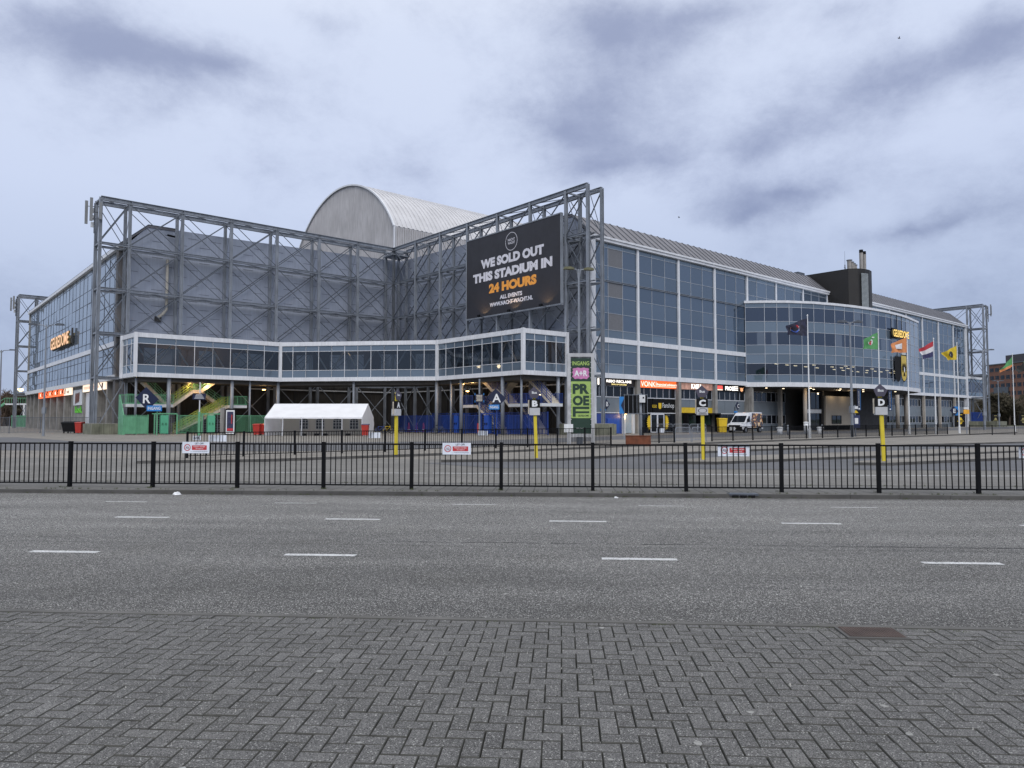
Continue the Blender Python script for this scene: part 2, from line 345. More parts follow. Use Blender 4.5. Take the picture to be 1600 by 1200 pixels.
# ------------------------------------------------------------------ ground
def ground_mat(name, col, **k):
    return mat(name, col, **k)
brickm = mat('grey concrete paver', (.104, .102, .101), .9, var=.16, vs=2.2, bump=.8, bs=220, attr=True, dirt=.38,
             speck=[(230, .74, (.22, .22, .215)), (150, .93, (.50, .50, .48)), (190, .84, (.028, .028, .028))])
joint = mat('mossy sand joint', (.012, .013, .009), .95, var=.35, vs=6, bump=.5, bs=200)
asph = mat('coarse street asphalt', (.079, .078, .077), .9, var=.12, vs=.7, bump=.6, bs=200, dirt=.3,
           speck=[(150, .70, (.27, .265, .255)), (120, .88, (.60, .60, .58)), (130, .80, (.012, .012, .012))])
def asphalt_tones(m):                                # paler towards the far kerb, dark along the edges; patches and the paving seam
    N, Lk, b = nodes_of(m); src = b.inputs['Base Color'].links[0].from_socket
    tcn = N.new('ShaderNodeTexCoord'); mp_ = N.new('ShaderNodeMapping'); mp_.inputs['Rotation'].default_value = (0, 0, -SA); Lk.new(tcn.outputs['Object'], mp_.inputs[0])
    sx = N.new('ShaderNodeSeparateXYZ'); Lk.new(mp_.outputs[0], sx.inputs[0])
    n = N.new('ShaderNodeTexNoise'); n.inputs['Scale'].default_value = .35; n.inputs['Detail'].default_value = 6
    m2 = N.new('ShaderNodeMapping'); m2.inputs['Scale'].default_value = (.5, 3.2, 1); Lk.new(mp_.outputs[0], m2.inputs[0]); Lk.new(m2.outputs[0], n.inputs['Vector'])
    rp = N.new('ShaderNodeValToRGB'); mrr = N.new('ShaderNodeMapRange'); mrr.inputs['From Min'].default_value = 6; mrr.inputs['From Max'].default_value = 15.6
    ad = N.new('ShaderNodeMath'); ad.operation = 'MULTIPLY_ADD'; ad.inputs[1].default_value = .25; Lk.new(n.outputs['Fac'], ad.inputs[0]); Lk.new(sx.outputs['Y'], ad.inputs[2])
    Lk.new(ad.outputs[0], mrr.inputs['Value']); Lk.new(mrr.outputs[0], rp.inputs[0]); c = rp.color_ramp
    st = [(0, .74), (.04, .72), (.12, .84), (.22, .9), (.30, .93), (.365, .96), (.373, .72), (.381, .97), (.5, 1.04), (.62, 1.10), (.78, 1.15), (.95, 1.2), (.985, 1.0), (1, .7)]
    for i, (p, v) in enumerate(st):
        e = c.elements[i] if i < 2 else c.elements.new(p)
        e.position = p; e.color = (v, v, v, 1)
    mx = N.new('ShaderNodeMix'); mx.data_type = 'RGBA'; mx.blend_type = 'MULTIPLY'; mx.inputs['Factor'].default_value = 1
    Lk.new(src, mx.inputs['A']); Lk.new(rp.outputs[0], mx.inputs['B'])
    mr2 = N.new('ShaderNodeMapRange'); mr2.inputs['From Min'].default_value = .35; mr2.inputs['From Max'].default_value = .65; mr2.inputs['To Min'].default_value = .82; mr2.inputs['To Max'].default_value = 1.15
    Lk.new(n.outputs['Fac'], mr2.inputs['Value']); m3 = N.new('ShaderNodeMix'); m3.data_type = 'RGBA'; m3.blend_type = 'MULTIPLY'; m3.inputs['Factor'].default_value = 1
    Lk.new(mx.outputs['Result'], m3.inputs['A']); Lk.new(mr2.outputs[0], m3.inputs['B']); Lk.new(m3.outputs['Result'], b.inputs['Base Color'])
asphalt_tones(asph)
lane = mat('dark smooth asphalt', (.098, .100, .108), .8, var=.12, vs=.25, bump=.4, bs=60)
def brick_mat(name, c1, c2, mortar, scale, rot, bw=.2, rh=.1, off=.5, msz=.006):
    m = mat(name, c1, .85, var=.15, vs=.35, dirt=.3); N, Lk, b = nodes_of(m); src = b.inputs['Base Color'].links[0].from_socket
    tcn = N.new('ShaderNodeTexCoord'); mp_ = N.new('ShaderNodeMapping'); mp_.inputs['Rotation'].default_value = (0, 0, rot); Lk.new(tcn.outputs['Object'], mp_.inputs[0])
    bt = N.new('ShaderNodeTexBrick'); bt.inputs['Color1'].default_value = (1, 1, 1, 1); bt.inputs['Color2'].default_value = (.78, .78, .78, 1); bt.inputs['Mortar'].default_value = (mortar, mortar, mortar, 1)
    bt.inputs['Scale'].default_value = scale; bt.inputs['Brick Width'].default_value = bw; bt.inputs['Row Height'].default_value = rh; bt.inputs['Mortar Size'].default_value = msz; bt.offset = off
    Lk.new(mp_.outputs[0], bt.inputs['Vector']); mx = N.new('ShaderNodeMix'); mx.data_type = 'RGBA'; mx.blend_type = 'MULTIPLY'; mx.inputs['Factor'].default_value = 1
    Lk.new(src, mx.inputs['A']); Lk.new(bt.outputs['Color'], mx.inputs['B']); Lk.new(mx.outputs['Result'], b.inputs['Base Color'])
    return m
plaza_m = brick_mat('plaza clinker paving', (.235, .218, .195), 0, .62, 1, TH, .42, .14, .5, .012)
serv_m = brick_mat('service road clinkers', (.185, .178, .166), 0, .6, 1, -SA, .32, .11, .5, .012)
tile_m = brick_mat('kerbside tiles', (.15, .147, .14), 0, .35, 1, -SA, .3, .3, 0., .012)
kerb_m = mat('concrete kerb', (.085, .083, .08), .85, var=.25, vs=1.5, bump=.4, bs=50, dirt=.4)
kerbtop = mat('worn kerb top', (.17, .165, .155), .85, var=.2, vs=1.5, bump=.4, bs=50)
roadpaint = mat('road marking paint', (.58, .59, .60), .7, var=.15, vs=14, speck=[(70, .86, (.20, .20, .20)), (160, .78, (.34, .34, .33))], dirt=.7, bump=.4, bs=150)
grass_m = mat('rough grass', (.075, .085, .035), .95, var=.35, vs=.4, bump=.8, bs=8)
def sheet(name, pts, z, m, sp=I): return struct(name, MB(sp).poly([(p[0], p[1], z) for p in pts]), m, camface=True)
sheet('ground', [(-2200, -2200), (2200, -2200), (2200, 2200), (-2200, 2200)], -.03, grass_m)
sheet('plaza', [(-260, 17.9), (260, 17.9), (260, 330), (-260, 330)], 0, plaza_m, S)
sheet('street', [(-250, 6.05), (250, 6.05), (250, 15.56), (-250, 15.56)], .0, asph, S)
sheet('service_road', [(-250, 17.9), (250, 17.9), (250, 29.5), (-250, 29.5)], .004, serv_m, S)
sheet('footpath_bed', [(-250, -30), (250, -30), (250, 6.05), (-250, 6.05)], -.021, joint, S)
# darker asphalt lanes where the buses turn (world x, y)
sheet('bus_road', [(-200, 60), (-45, 66), (-32, 53.5), (-13.4, 51), (-4, 54.2), (10.6, 71), (60, 115), (120, 168), (128, 160), (66, 108), (24, 72), (8.5, 58.5), (-3.6, 41.6), (-11.3, 37.2), (-28, 38.5), (-200, 52)], .008, lane)
sheet('bus_bay', [(-3.4, 27.2), (-1, 28.3), (5.7, 32.8), (18.4, 41.9), (36, 51.5), (120, 98), (160, 84), (60, 27.5), (24.5, 22.6), (-.5, 24.4)], .012, lane)
# street edge strip, kerbs, raised footpath with the railing
struct('gutter_strip', MB(S).bb(-250, 250, 5.985, 6.05, -.025, .006), mat('dark gutter concrete', (.105, .103, .098), .9, var=.25, vs=2, bump=.4, bs=60, dirt=.4))
mb = MB(S)
x = -60
while x < 60:
    mb.bb(x + .004, x + .996, 15.56, 15.70, -.05, .078 + random.uniform(-.003, .003)); x += 1
mb.bb(-250, -60, 15.56, 15.7, -.05, .078).bb(60, 250, 15.56, 15.7, -.05, .078)
struct('kerb', mb, kerb_m)
struct('footpath', MB(S).bb(-250, 250, 15.703, 17.75, -.05, .074), tile_m)
struct('back_kerb', MB(S).bb(-250, 250, 17.753, 17.88, -.05, .078), kerb_m)
# paving stones laid in herringbone, each one a little off
mb = MB(S); q = .1
for i in range(-95, 96):
    for j in range(20, 62):
        k = (i - j) % 4
        if k not in (0, 3): continue
        L_, H_ = (2, 1) if k == 0 else (1, 2)
        g = .0024; x0, x1 = i * q + g, (i + L_) * q - g; y0, y1 = j * q + g, min((j + H_) * q - g, 5.983)
        if y1 - y0 < .02: continue
        dz = random.gauss(0, .0014); tx, ty = random.gauss(0, .007), random.gauss(0, .007); ra = random.gauss(0, .004); e = .0040; cx, cy = (x0 + x1) / 2, (y0 + y1) / 2
        ox, oy = random.gauss(0, .0009), random.gauss(0, .0009)
        def P_(x, y, z):
            X, Y = x - cx, y - cy; return (cx + ox + X - Y * ra, min(cy + oy + Y + X * ra, 5.984), z + dz + X * tx + Y * ty)
        r = [P_(a, b, -.02) for a, b in ((x0, y0), (x1, y0), (x1, y1), (x0, y1))]
        t = [P_(a, b, -.0055) for a, b in ((x0, y0), (x1, y0), (x1, y1), (x0, y1))]
        u = [P_(a, b, 0) for a, b in ((x0 + e, y0 + e), (x1 - e, y0 + e), (x1 - e, y1 - e), (x0 + e, y1 - e))]
        rr = random.random() if random.random() > .02 else random.uniform(1.4, 2)
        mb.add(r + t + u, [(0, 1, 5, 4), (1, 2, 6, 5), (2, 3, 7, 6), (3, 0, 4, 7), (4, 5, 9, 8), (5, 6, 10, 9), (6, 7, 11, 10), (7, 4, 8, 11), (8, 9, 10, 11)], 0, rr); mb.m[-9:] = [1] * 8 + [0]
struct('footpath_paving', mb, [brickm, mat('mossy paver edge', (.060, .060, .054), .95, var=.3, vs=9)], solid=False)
brick2 = brick_mat('paver field', (.16, .16, .16), 0, .4, 1, -SA, .2, .1, .5, .01)
mb = MB(S); mb.poly([(-250, 1.9, -.004), (250, 1.9, -.004), (250, -30, -.004), (-250, -30, -.004)]); mb.poly([(-250, 5.98, -.004), (-9.6, 5.98, -.004), (-9.6, 1.9, -.004), (-250, 1.9, -.004)]); mb.poly([(250, 5.98, -.004), (9.7, 5.98, -.004), (9.7, 1.9, -.004), (250, 1.9, -.004)])
struct('footpath_field', mb, brick2, camface=True)
# lane dashes: nearest row thick, farther rows thinner
def dash(s, d, L_, wd, z=.004):
    n = 7; a = [(s - L_ / 2 + L_ * k / n, d - wd / 2 + random.gauss(0, .003)) for k in range(n + 1)]; b_ = [(s - L_ / 2 + L_ * k / n, d + wd / 2 + random.gauss(0, .003)) for k in range(n, -1, -1)]
    return MB(S).poly([(p[0], p[1], z) for p in a + b_])
mb = MB(S)
for d, wd, L_, ss in ((8.70, .12, .88, [-6.17, -2.92, .92, 4.58]), (11.82, .12, .92, [-7.04, -3.43, .27, 3.95]), (14.0, .06, .86, [-8.67, -5.21, -1.67, 1.9, 5.46])):
    for s_ in [ss[0] - 3.62 * k for k in range(12, 0, -1)] + ss + [ss[-1] + 3.62 * k for k in range(1, 13)]:
        p = dash(s_, d, L_, wd); mb.add(p.v, p.f)
for a_, b_ in ((-22.3, -20.6), (-18, -16.8), (-15, -4.1), (-3.9, 14.8), (15.1, 60), (-60, -30)):
    mb.bb(a_, b_, 21.94, 22.03, .0041, .0085)
struct('road_markings', mb, roadpaint, camface=True)
# tar seams and hairline cracks in the asphalt
tarm = mat('tar seam', (.018, .018, .018), .7)
def wobble(s0_, s1_, d_, w_, amp, gaps=.0):
    m = MB(S); n = int((s1_ - s0_) / .12); pr = None; y = d_
    for k in range(n):
        y += random.gauss(0, amp); y += (d_ - y) * .15; s_ = s0_ + (s1_ - s0_) * k / n; ww = w_ * random.uniform(.4, 1.3)
        if pr and random.random() > gaps: m.quad((pr[0], pr[1] - pr[2] / 2, .0042), (s_, y - ww / 2, .0042), (s_, y + ww / 2, .0042), (pr[0], pr[1] + pr[2] / 2, .0042))
        pr = (s_, y, ww)
    return m
for a_ in ((-2.2, 16, 9.72, .022, .008, .1), (-30, -3, 9.8, .014, .01, .45), (-30, 30, 12.9, .012, .01, .5), (1.2, 12, 7.3, .008, .02, .35)): struct('road_seam', wobble(*a_), tarm, camface=True)
# raised islands between the bus lanes
def island(name, pts, h=.11):
    mb = MB(); n = len(pts); c = V3((sum(p[0] for p in pts) / n, sum(p[1] for p in pts) / n, 0))
    ins = [V3((p[0], p[1], 0)) + (c - V3((p[0], p[1], 0))).normalized() * .16 for p in pts]
    mb.prism(pts, -.02, h, 0, 1)
    o = struct(name, mb, [kerb_m, kerbtop])
    struct(name + '_paving', MB().poly([(p.x, p.y, h + .004) for p in ins]), plaza_m, camface=True)
island('fence_island', [(-13.9, 26.9), (-9.6, 28.0), (-3.0, 33.2), (7.9, 44.2), (19, 53.2), (45, 73.5), (60, 86), (58.5, 87.6), (43, 75.2), (17.4, 55), (6, 45.6), (-4.8, 34.9), (-10.5, 30.6), (-14.6, 28.6)])
island('bus_island', [(-2.7, 27.6), (1.5, 28.3), (6.1, 32.6), (18.4, 41.4), (36, 50.2), (90, 80), (88, 83), (34.4, 53.4), (17, 44.4), (4.8, 36.2), (-1.6, 30.1)])
island('bus_island_middle', [(5.5, 26.6), (7.4, 26.3), (12, 29), (23.5, 34.8), (60, 54), (58.6, 56.5), (22.3, 37.8), (10.6, 31.2), (6.2, 27.8)])
island('bus_island_far', [(12.2, 25.9), (13.4, 25.7), (17.9, 28.1), (25, 31.5), (60, 49), (58.6, 51), (24, 34), (16.6, 29.8), (12.7, 26.8)])
# iron drain cover flush with the paving
t = thing('drain_cover', 'rusty reddish chequered iron drain cover set in the edge of the near paving', 'drain cover', S(2.38, 5.83, 0), SA)
fr = frame_of(t)
iron = mat('rusty cast iron', (.085, .062, .055), .75, .2, .3, 6, .6, 120, dirt=.4)
MB(fr).bb(-.23, .23, -.15, .135, -.012, .012).build('frame', kerb_m, t)
mb = MB(fr).bb(-.205, .205, -.125, .12, .0125, .016)
for i in range(20):
    for j in range(12): mb.box((-.195 + i * .0205, -.115 + j * .0205, .0175), (.011, .006, .003), 0, R(45 if (i + j) % 2 else -45))
mb.build('lid', iron, t)
t = thing('kerb_drain', 'dark slotted storm drain opening let into the far kerb', 'drain', S(3.83, 15.6, 0), SA); fr = frame_of(t)
MB(fr).bb(-.3, .3, -.06, .22, .05, .086).build('cover', steel_dk, t)
mb = MB(fr)
for k in range(3): mb.bb(-.25 + k * .17, -.12 + k * .17, -.075, -.05, .012, .06)
mb.build('slot', blackm, t)
for (s_, d_, sc_, lab) in ((-8.36, 15.35, .085, 'crumpled pale blue plastic litter by the far kerb, left'), (1.15, 15.3, .05, 'small white scrap of litter on the asphalt by the far kerb')):
    o = bpy.data.meshes.new('litter'); bm = bmesh.new(); bmesh.ops.create_icosphere(bm, subdivisions=2, radius=sc_)
    for v in bm.verts: v.co *= random.uniform(.55, 1.2); v.co.z = abs(v.co.z) * .7
    bm.to_mesh(o); bm.free(); ob = bpy.data.objects.new('litter', o); COL.objects.link(ob); ob.location = S(s_, d_, .005); o.materials.append(white); ROOTM[ob.name] = Matrix.Identity(4)
    tag(ob, lab, 'litter')
# ------------------------------------------------------------------ black railings
def railing(pts, label, z0, spacing=2.0, h=1.06, bars=15, pw=.075, bw=.018, group=None):
    t = thing('railing', label, 'railing', (*pts[0][:2], z0), 0, group)
    P = [V3((*p[:2], z0)) for p in pts]; a, b = P[0], P[-1]; L_ = (b - a).length; n = max(1, round(L_ / spacing)); d = (b - a) / n; dn = d.normalized(); rz = math.atan2(dn.y, dn.x)
    for i in range(n + 1):
        p = a + d * i; lean = V3((random.gauss(0, .006), random.gauss(0, .006), 0))
        MB().beam(p - V3((0, 0, .05)), p + V3((0, 0, h)) + lean, pw, pw, up=tuple(dn)).build('post', black, t)
    for i in range(n):
        p = a + d * i + dn * (pw / 2); q_ = a + d * (i + 1) - dn * (pw / 2); m = MB(); sl = random.gauss(0, .004)
        m.beam(p + V3((0, 0, h - .05)), q_ + V3((0, 0, h - .05 + sl)), .04, .035); m.beam(p + V3((0, 0, .09)), q_ + V3((0, 0, .09 + sl)), .04, .03)
        for k in range(bars):
            c = p.lerp(q_, (k + 1) / (bars + 1)) + dn * random.gauss(0, .004); m.beam(c + V3((0, 0, .09)), c + V3((0, 0, h - .05)) + dn * random.gauss(0, .006), bw, bw, up=tuple(dn))
        m.build('bar_panel', black, t)
    return t
s0 = 0.70; d0 = 16.18
railing([S(s0 - 2.03 * 9, d0 + .2), S(s0 + 2.03 * 8, d0 - .26)], 'long black iron railing along the near kerb of the street', .074, 2.03)
railing([(-12.85, 28.7), (6.0, 44.0)], 'black railing on the kerbed island in front of the white tent', .11, 2.25, 1.05, 17)
railing([(8.3, 45.9), (10.7, 47.8)], 'short black railing piece beside the rusty planter', .11, 1.7, 1.05, 12)
railing([(13.9, 50.4), (44.6, 74.2)], 'long black railing in front of the van and the flagpoles', .11, 2.5, 1.05, 19)
railing([(48, 76), (78, 78.5)], 'black railing at the far right in front of the distant flags', 0, 2.5, 1.05, 19)
# grey mesh fence at far left
def metal_fence(name, label, cat, a, b, h, m, spacing, bars, bw, sheet_=False, group=None, z0=0):
    t = thing(name, label, cat, (a[0], a[1], z0), 0, group); A, B = V3((*a[:2], z0)), V3((*b[:2], z0)); L_ = (B - A).length; n = max(1, round(L_ / spacing)); d = (B - A) / n; dn = d.normalized()
    for i in range(n + 1): MB().beam(A + d * i, A + d * i + V3((0, 0, h + .05)), .09, .09, up=tuple(dn)).build('post', m, t)
    for i in range(n):
        p, q_ = A + d * i + dn * .05, A + d * (i + 1) - dn * .05; k_ = MB(); k_.beam(p + V3((0, 0, h - .04)), q_ + V3((0, 0, h - .04)), .05, .05); k_.beam(p + V3((0, 0, .12)), q_ + V3((0, 0, .12)), .05, .05)
        if sheet_: k_.beam(p + V3((0, 0, h / 2)), q_ + V3((0, 0, h / 2)), .02, h - .25)
        else:
            for j in range(bars):
                c = p.lerp(q_, (j + 1) / (bars + 1)); k_.beam(c + V3((0, 0, .12)), c + V3((0, 0, h)), bw, bw, up=tuple(dn))
        k_.build('fence_panel', m, t)
    return t
metal_fence('crowd_fence', 'grey galvanised bar fence at the foot of the left glass facade', 'fence', (-62, 84), (-50, 88), 1.9, steel_dk, 3, 22, .03)
metal_fence('crowd_fence', 'pale grey fence running out of view at the far left', 'fence', (-92, 82), (-63, 84), 1.9, steel, 3, 18, .03)
# ------------------------------------------------------------------ the stadium (a, b, z in the frame W)
def clad_mat(name, col, bw, rh, msz, mort, vert=False):
    m = mat(name, col, .55, .1, .08, .25, streak=.16); N, Lk, b = nodes_of(m); src = b.inputs['Base Color'].links[0].from_socket
    t_ = N.new('ShaderNodeTexCoord'); sx = N.new('ShaderNodeSeparateXYZ'); Lk.new(t_.outputs['Object'], sx.inputs[0]); ad = N.new('ShaderNodeMath'); Lk.new(sx.outputs['X'], ad.inputs[0]); Lk.new(sx.outputs['Y'], ad.inputs[1])
    cb = N.new('ShaderNodeCombineXYZ'); Lk.new(ad.outputs[0], cb.inputs[1 if vert else 0]); Lk.new(sx.outputs['Z'], cb.inputs[0 if vert else 1])
    bt = N.new('ShaderNodeTexBrick'); bt.inputs['Color1'].default_value = (1, 1, 1, 1); bt.inputs['Color2'].default_value = (.93, .93, .93, 1); bt.inputs['Mortar'].default_value = (mort,) * 3 + (1,)
    bt.inputs['Scale'].default_value = 1; bt.inputs['Brick Width'].default_value = bw; bt.inputs['Row Height'].default_value = rh; bt.inputs['Mortar Size'].default_value = msz
    Lk.new(cb.outputs[0], bt.inputs['Vector']); mx = N.new('ShaderNodeMix'); mx.data_type = 'RGBA'; mx.blend_type = 'MULTIPLY'; mx.inputs['Factor'].default_value = 1
    Lk.new(src, mx.inputs['A']); Lk.new(bt.outputs['Color'], mx.inputs['B']); Lk.new(mx.outputs['Result'], b.inputs['Base Color']); return m
clad = mat('grey cassette cladding', (.345, .385, .475), .55, .05, .05, .12, streak=.10)
seamm = mat('cladding joint', (.085, .09, .115), .7)
blackclad = clad_mat('black vertical cladding', (.012, .011, .011), 30, .45, .01, .4, True)
stadium = thing('stadium', 'huge stadium with blue grey glass facades, grey clad corner walls and a ribbed barrel roof', 'stadium', W(-35.3, -2.4, 0), TH)
# walls behind the steel frame, with their real roof profile
mb = MB(W); mb.extr([(-34.9, 0), (-34.9, 21.9), (-32.3, 24.85), (-20, 25.0), (3.0, 25.6), (3.0, 0)], lambda a, z: (a, -3.0, z), lambda a, z: (a, -3.5, z)); mb.build('wall', clad, stadium)
mb = MB(W); mb.extr([(-3.5, 0), (-3.5, 25.6), (20, 25.1), (33.5, 24.85), (36.2, 21.9), (36.2, 0)], lambda b, z: (3.0, b, z), lambda b, z: (3.5, b, z)); mb.build('wall', clad, stadium)
mb = MB(W)                                            # dark plinth wall of the undercroft, below the walkway
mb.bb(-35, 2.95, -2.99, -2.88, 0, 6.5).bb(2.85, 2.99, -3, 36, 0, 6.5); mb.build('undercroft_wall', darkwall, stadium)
mb = MB(W)
for a in [x * 2.9 - 34 for x in range(13)]: mb.bb(a, a + .12, -2.88, -2.74, 0, 6.4)
for b in [x * 2.9 - 2 for x in range(13)]: mb.bb(2.72, 2.85, b, b + .12, 0, 6.4)
mb.build('undercroft_battens', dark, stadium)
for w_ in range(2):                                     # staggered open joints of the cassettes
    m = MB(W)
    for r_ in range(18):
        z = 7.4 + r_ * .98
        for k in range(14):
            s_ = (-34.6 + k * 2.75 + (r_ % 2) * 1.37) if w_ == 0 else (-2.3 + k * 2.75 + (r_ % 2) * 1.37); e_ = s_ + 1.25
            if w_ == 0 and (e_ > 2.9 or z > 21.9 - max(0, -34.9 + 0 - s_) - .1 and s_ < -33): continue
            if w_ == 1 and e_ > 35: continue
            m.bb(s_, e_, -3.0, -2.985, z, z + .045) if w_ == 0 else m.bb(2.985, 3.0, s_, e_, z, z + .045)
    m.build('seam', seamm, stadium)
# body of both wings, seen only in gaps, and the sloping roofs
mb = MB(W); mb.extr([(-34.7, 6), (-34.7, 21.8), (-32.2, 24.7), (-10, 25.2), (-10, 6)], lambda a, z: (a, -3.5, z), lambda a, z: (a, -73, z)); mb.build('inner_wall', dark, stadium)
mb = MB(W); mb.extr([(32, 0), (32, 24.0), (10, 25.4), (-60, 25.4), (-60, 0)], lambda b, z: (3.5, b, z), lambda b, z: (121.4, b, z)); mb.build('inner_wall', dark, stadium)
def roof(name, prof, fx, lo, hi, end):
    mb = MB(W); n = len(prof)
    mb.extr(prof + [(p[0] + .0, p[1] - .25) for p in prof[::-1]], lambda u, z: fx(lo, u, z), lambda u, z: fx(hi, u, z))
    rb = lo
    while rb < hi:
        for i in range(n - 1): mb.beam(fx(rb, prof[i][0], prof[i][1] + .03), fx(rb, prof[i + 1][0], prof[i + 1][1] + .03), .07, .10, 1)
        rb += 1.3
    mb.build(name, [roofm, steel_dk], stadium)
roof('roof', [(36.75, 22.02), (33.55, 24.95), (20, 25.5)], lambda s, b, z: (s, b, z), 2.9, 122.0, 0)
roof('roof', [(-35.6, 22.02), (-32.35, 24.95), (-29, 24.97)], lambda s, a, z: (a, -s, z), 2.9, 73.2, 0)
# barrel roof
cb_, cz_, cr_ = -32.3, 22.6, 22.5
arc = [(cb_ + cr_ * math.cos(t), cz_ + cr_ * math.sin(t)) for t in [R(30.5 + (180 - 61) * k / 48) for k in range(49)]]
ends = [(arc[0][0], 24)] + arc + [(arc[-1][0], 24)]
mb = MB(W); mb.add([(8.05, b, z) for b, z in ends], [tuple(range(len(ends)))])
for i in range(90):                                    # vertical ribs of the end wall
    b = arc[-1][0] + (arc[0][0] - arc[-1][0]) * (i + .5) / 90; zt = cz_ + math.sqrt(max(cr_ ** 2 - (b - cb_) ** 2, 0)); mb.beam((8.02, b, 24), (8.02, b, zt - .15), .06, .07)
mb.build('end_wall', barrele, stadium)
mb = MB(W)
for i in range(len(arc) - 1): mb.quad((8, *arc[i]), (8, *arc[i + 1]), (118, *arc[i + 1]), (118, *arc[i]))
for a in [8 + k * .92 for k in range(119)]:
    for i in range(0, 48, 2): mb.beam((a, arc[i][0], arc[i][1] + .05), (a, arc[i + 2][0], arc[i + 2][1] + .05), .34, .16)
mb.build('barrel_roof', barrelm, stadium)
mb = MB(W); mb.bb(8.05, 118, arc[0][0] - .25, arc[0][0] - .05, 24, arc[0][1])
for k in range(240): mb.bb(8.2 + k * .45, 8.2 + k * .45 + .2, arc[0][0] - .05, arc[0][0] + .1, 24, arc[0][1] - .1)
mb.build('barrel_side_wall', barrele, stadium)
mb = MB(W)
for i in range(len(arc) - 1): mb.beam((7.9, *arc[i]), (7.9, *arc[i + 1]), .3, .28)
mb.beam((7.95, arc[0][0] + .02, 24), (7.95, arc[0][0] + .02, arc[0][1]), .25, .25); mb.build('edge_trim', alu, stadium)
# ---- glass facades
GR, GS, GLF, LOUV = gl_right, gl_sp, gl_left, mat('louvre panel', (.15, .155, .17), .6, .1, .1, 8)
louv_m = MATS['louvre panel']
dullalu = mat('dull aluminium', (.42, .45, .50), .4, .1, .08, 1)
def bay(p0, p1, rows, ncol, cls, mats_, name='glass_bay', mull=.042, outn=None, deep=.06, mm=dullalu, jit=.006, mi_fn=None):
    """one bay of curtain wall from p0 to p1 (a, b): tilted panes, then a mullion grid as a sub-part"""
    A, B = V3((*p0, 0)), V3((*p1, 0)); d = (B - A); n = V3((outn[0], outn[1], 0)); mb = MB(W)
    for i in range(len(rows) - 1):
        for j in range(ncol):
            q0, q1 = A + d * (j / ncol), A + d * ((j + 1) / ncol); c = [random.gauss(0, jit) for _ in range(3)]
            pts = [V3((q0.x, q0.y, rows[i])) + n * c[0], V3((q1.x, q1.y, rows[i])) + n * c[1], V3((q1.x, q1.y, rows[i + 1])) + n * (c[1] + c[2] - c[0]), V3((q0.x, q0.y, rows[i + 1])) + n * c[2]]
            mi = cls[i] if mi_fn is None else mi_fn(i, j, cls[i])
            if mats_[mi] is gl_vis and gl_blind in mats_ and random.random() < .55:      # part of the pane shows a drawn blind
                f_ = random.uniform(.25, .8); mB = V3(pts[0]).lerp(pts[1], f_); mT = V3(pts[3]).lerp(pts[2], f_); a_, b_ = (mi, mats_.index(gl_blind)) if random.random() < .5 else (mats_.index(gl_blind), mi)
                mb.quad(pts[0], mB, mT, pts[3], a_, .5); mb.quad(mB, pts[1], pts[2], mT, b_, .5)
            else: mb.quad(*pts, mi)
    g = mb.build(name, mats_, stadium, camface=True)
    m = MB(W); off = n * (deep / 2 - .01)
    for i, z in enumerate(rows): m.beam(A + off + V3((0, 0, z)), B + off + V3((0, 0, z)), deep * .8, mull * .9)
    for j in range(ncol + 1):
        q = A + d * (j / ncol) + off * 1.05; m.beam(q + V3((0, 0, rows[0])), q + V3((0, 0, rows[-1])), mull, deep, up=tuple(n))
    m.build('mullions', mm, g); return g
RZ1, RZ2 = [6.8, 7.85, 9.4, 10.25], [10.8, 11.7, 13.6, 15.45, 17.2, 18.94, 21.0, 21.55]
am, bw_ = [3.05, 10.87, 18.75, 26.6, 34.45, 42.3, 50.3, 58.15], 36.4
def rightbay(a0, a1, lo=0, nc=3, first=False):
    fn = None
    if first: fn = lambda i, j, c: 2 if (j == 1 and i in (1, 3, 5)) else c
    n = 3
    r2 = [z for z in RZ2 if z > lo]
    if lo and r2[0] - lo > .3: r2 = [lo] + r2
    cl = ([1, 3, 0, 3, 0, 3, 1] if not lo else [0] * (len(r2) - 2) + [1])
    bay((a0, bw_), (a1, bw_), r2, n, cl, [GR, GS, louv_m, gl_mid], outn=(0, 1), mi_fn=fn)
    if not lo: bay((a0, bw_), (a1, bw_), RZ1, n, [1, 0, 1], [GR, GS, louv_m], outn=(0, 1))
for i in range(4): rightbay(am[i] + .16, am[i + 1] - .16, first=(i == 0))
for i in range(4, 7): rightbay(am[i] + .12, am[i + 1] - .12, lo=17.95)
ar = [89.4, 97.4, 105.8, 114.2, 121.4]
for i in range(4): rightbay(ar[i] + .12, ar[i + 1] - .12)
rightbay(82.0, 89.25); rightbay(74.2, 81.8, lo=17.95); rightbay(66.4, 74.0, lo=17.95)
for a in am[:5] + ar + [82]: MB(W).bb(a - .15, a + .15, bw_ - .05, bw_ + .2, 6.25, 22.0).build('column', alu, stadium)
for a in am[5:] + [66.3, 74.1]: MB(W).bb(a - .11, a + .11, bw_ - .05, bw_ + .16, 17.9, 21.6).build('column', alu, stadium)
MB(W).bb(2.9, 34.6, bw_ - .1, bw_ + .12, 10.25, 10.8).build('white_band', alu, stadium); MB(W).bb(82, 121.5, bw_ - .1, bw_ + .12, 10.25, 10.8).build('white_band', alu, stadium)
MB(W).bb(2.9, 122, bw_ - .1, bw_ + .42, 21.55, 22.0).bb(2.8, 122.1, bw_ + .36, bw_ + .55, 21.86, 22.08).build('cornice', alu, stadium)
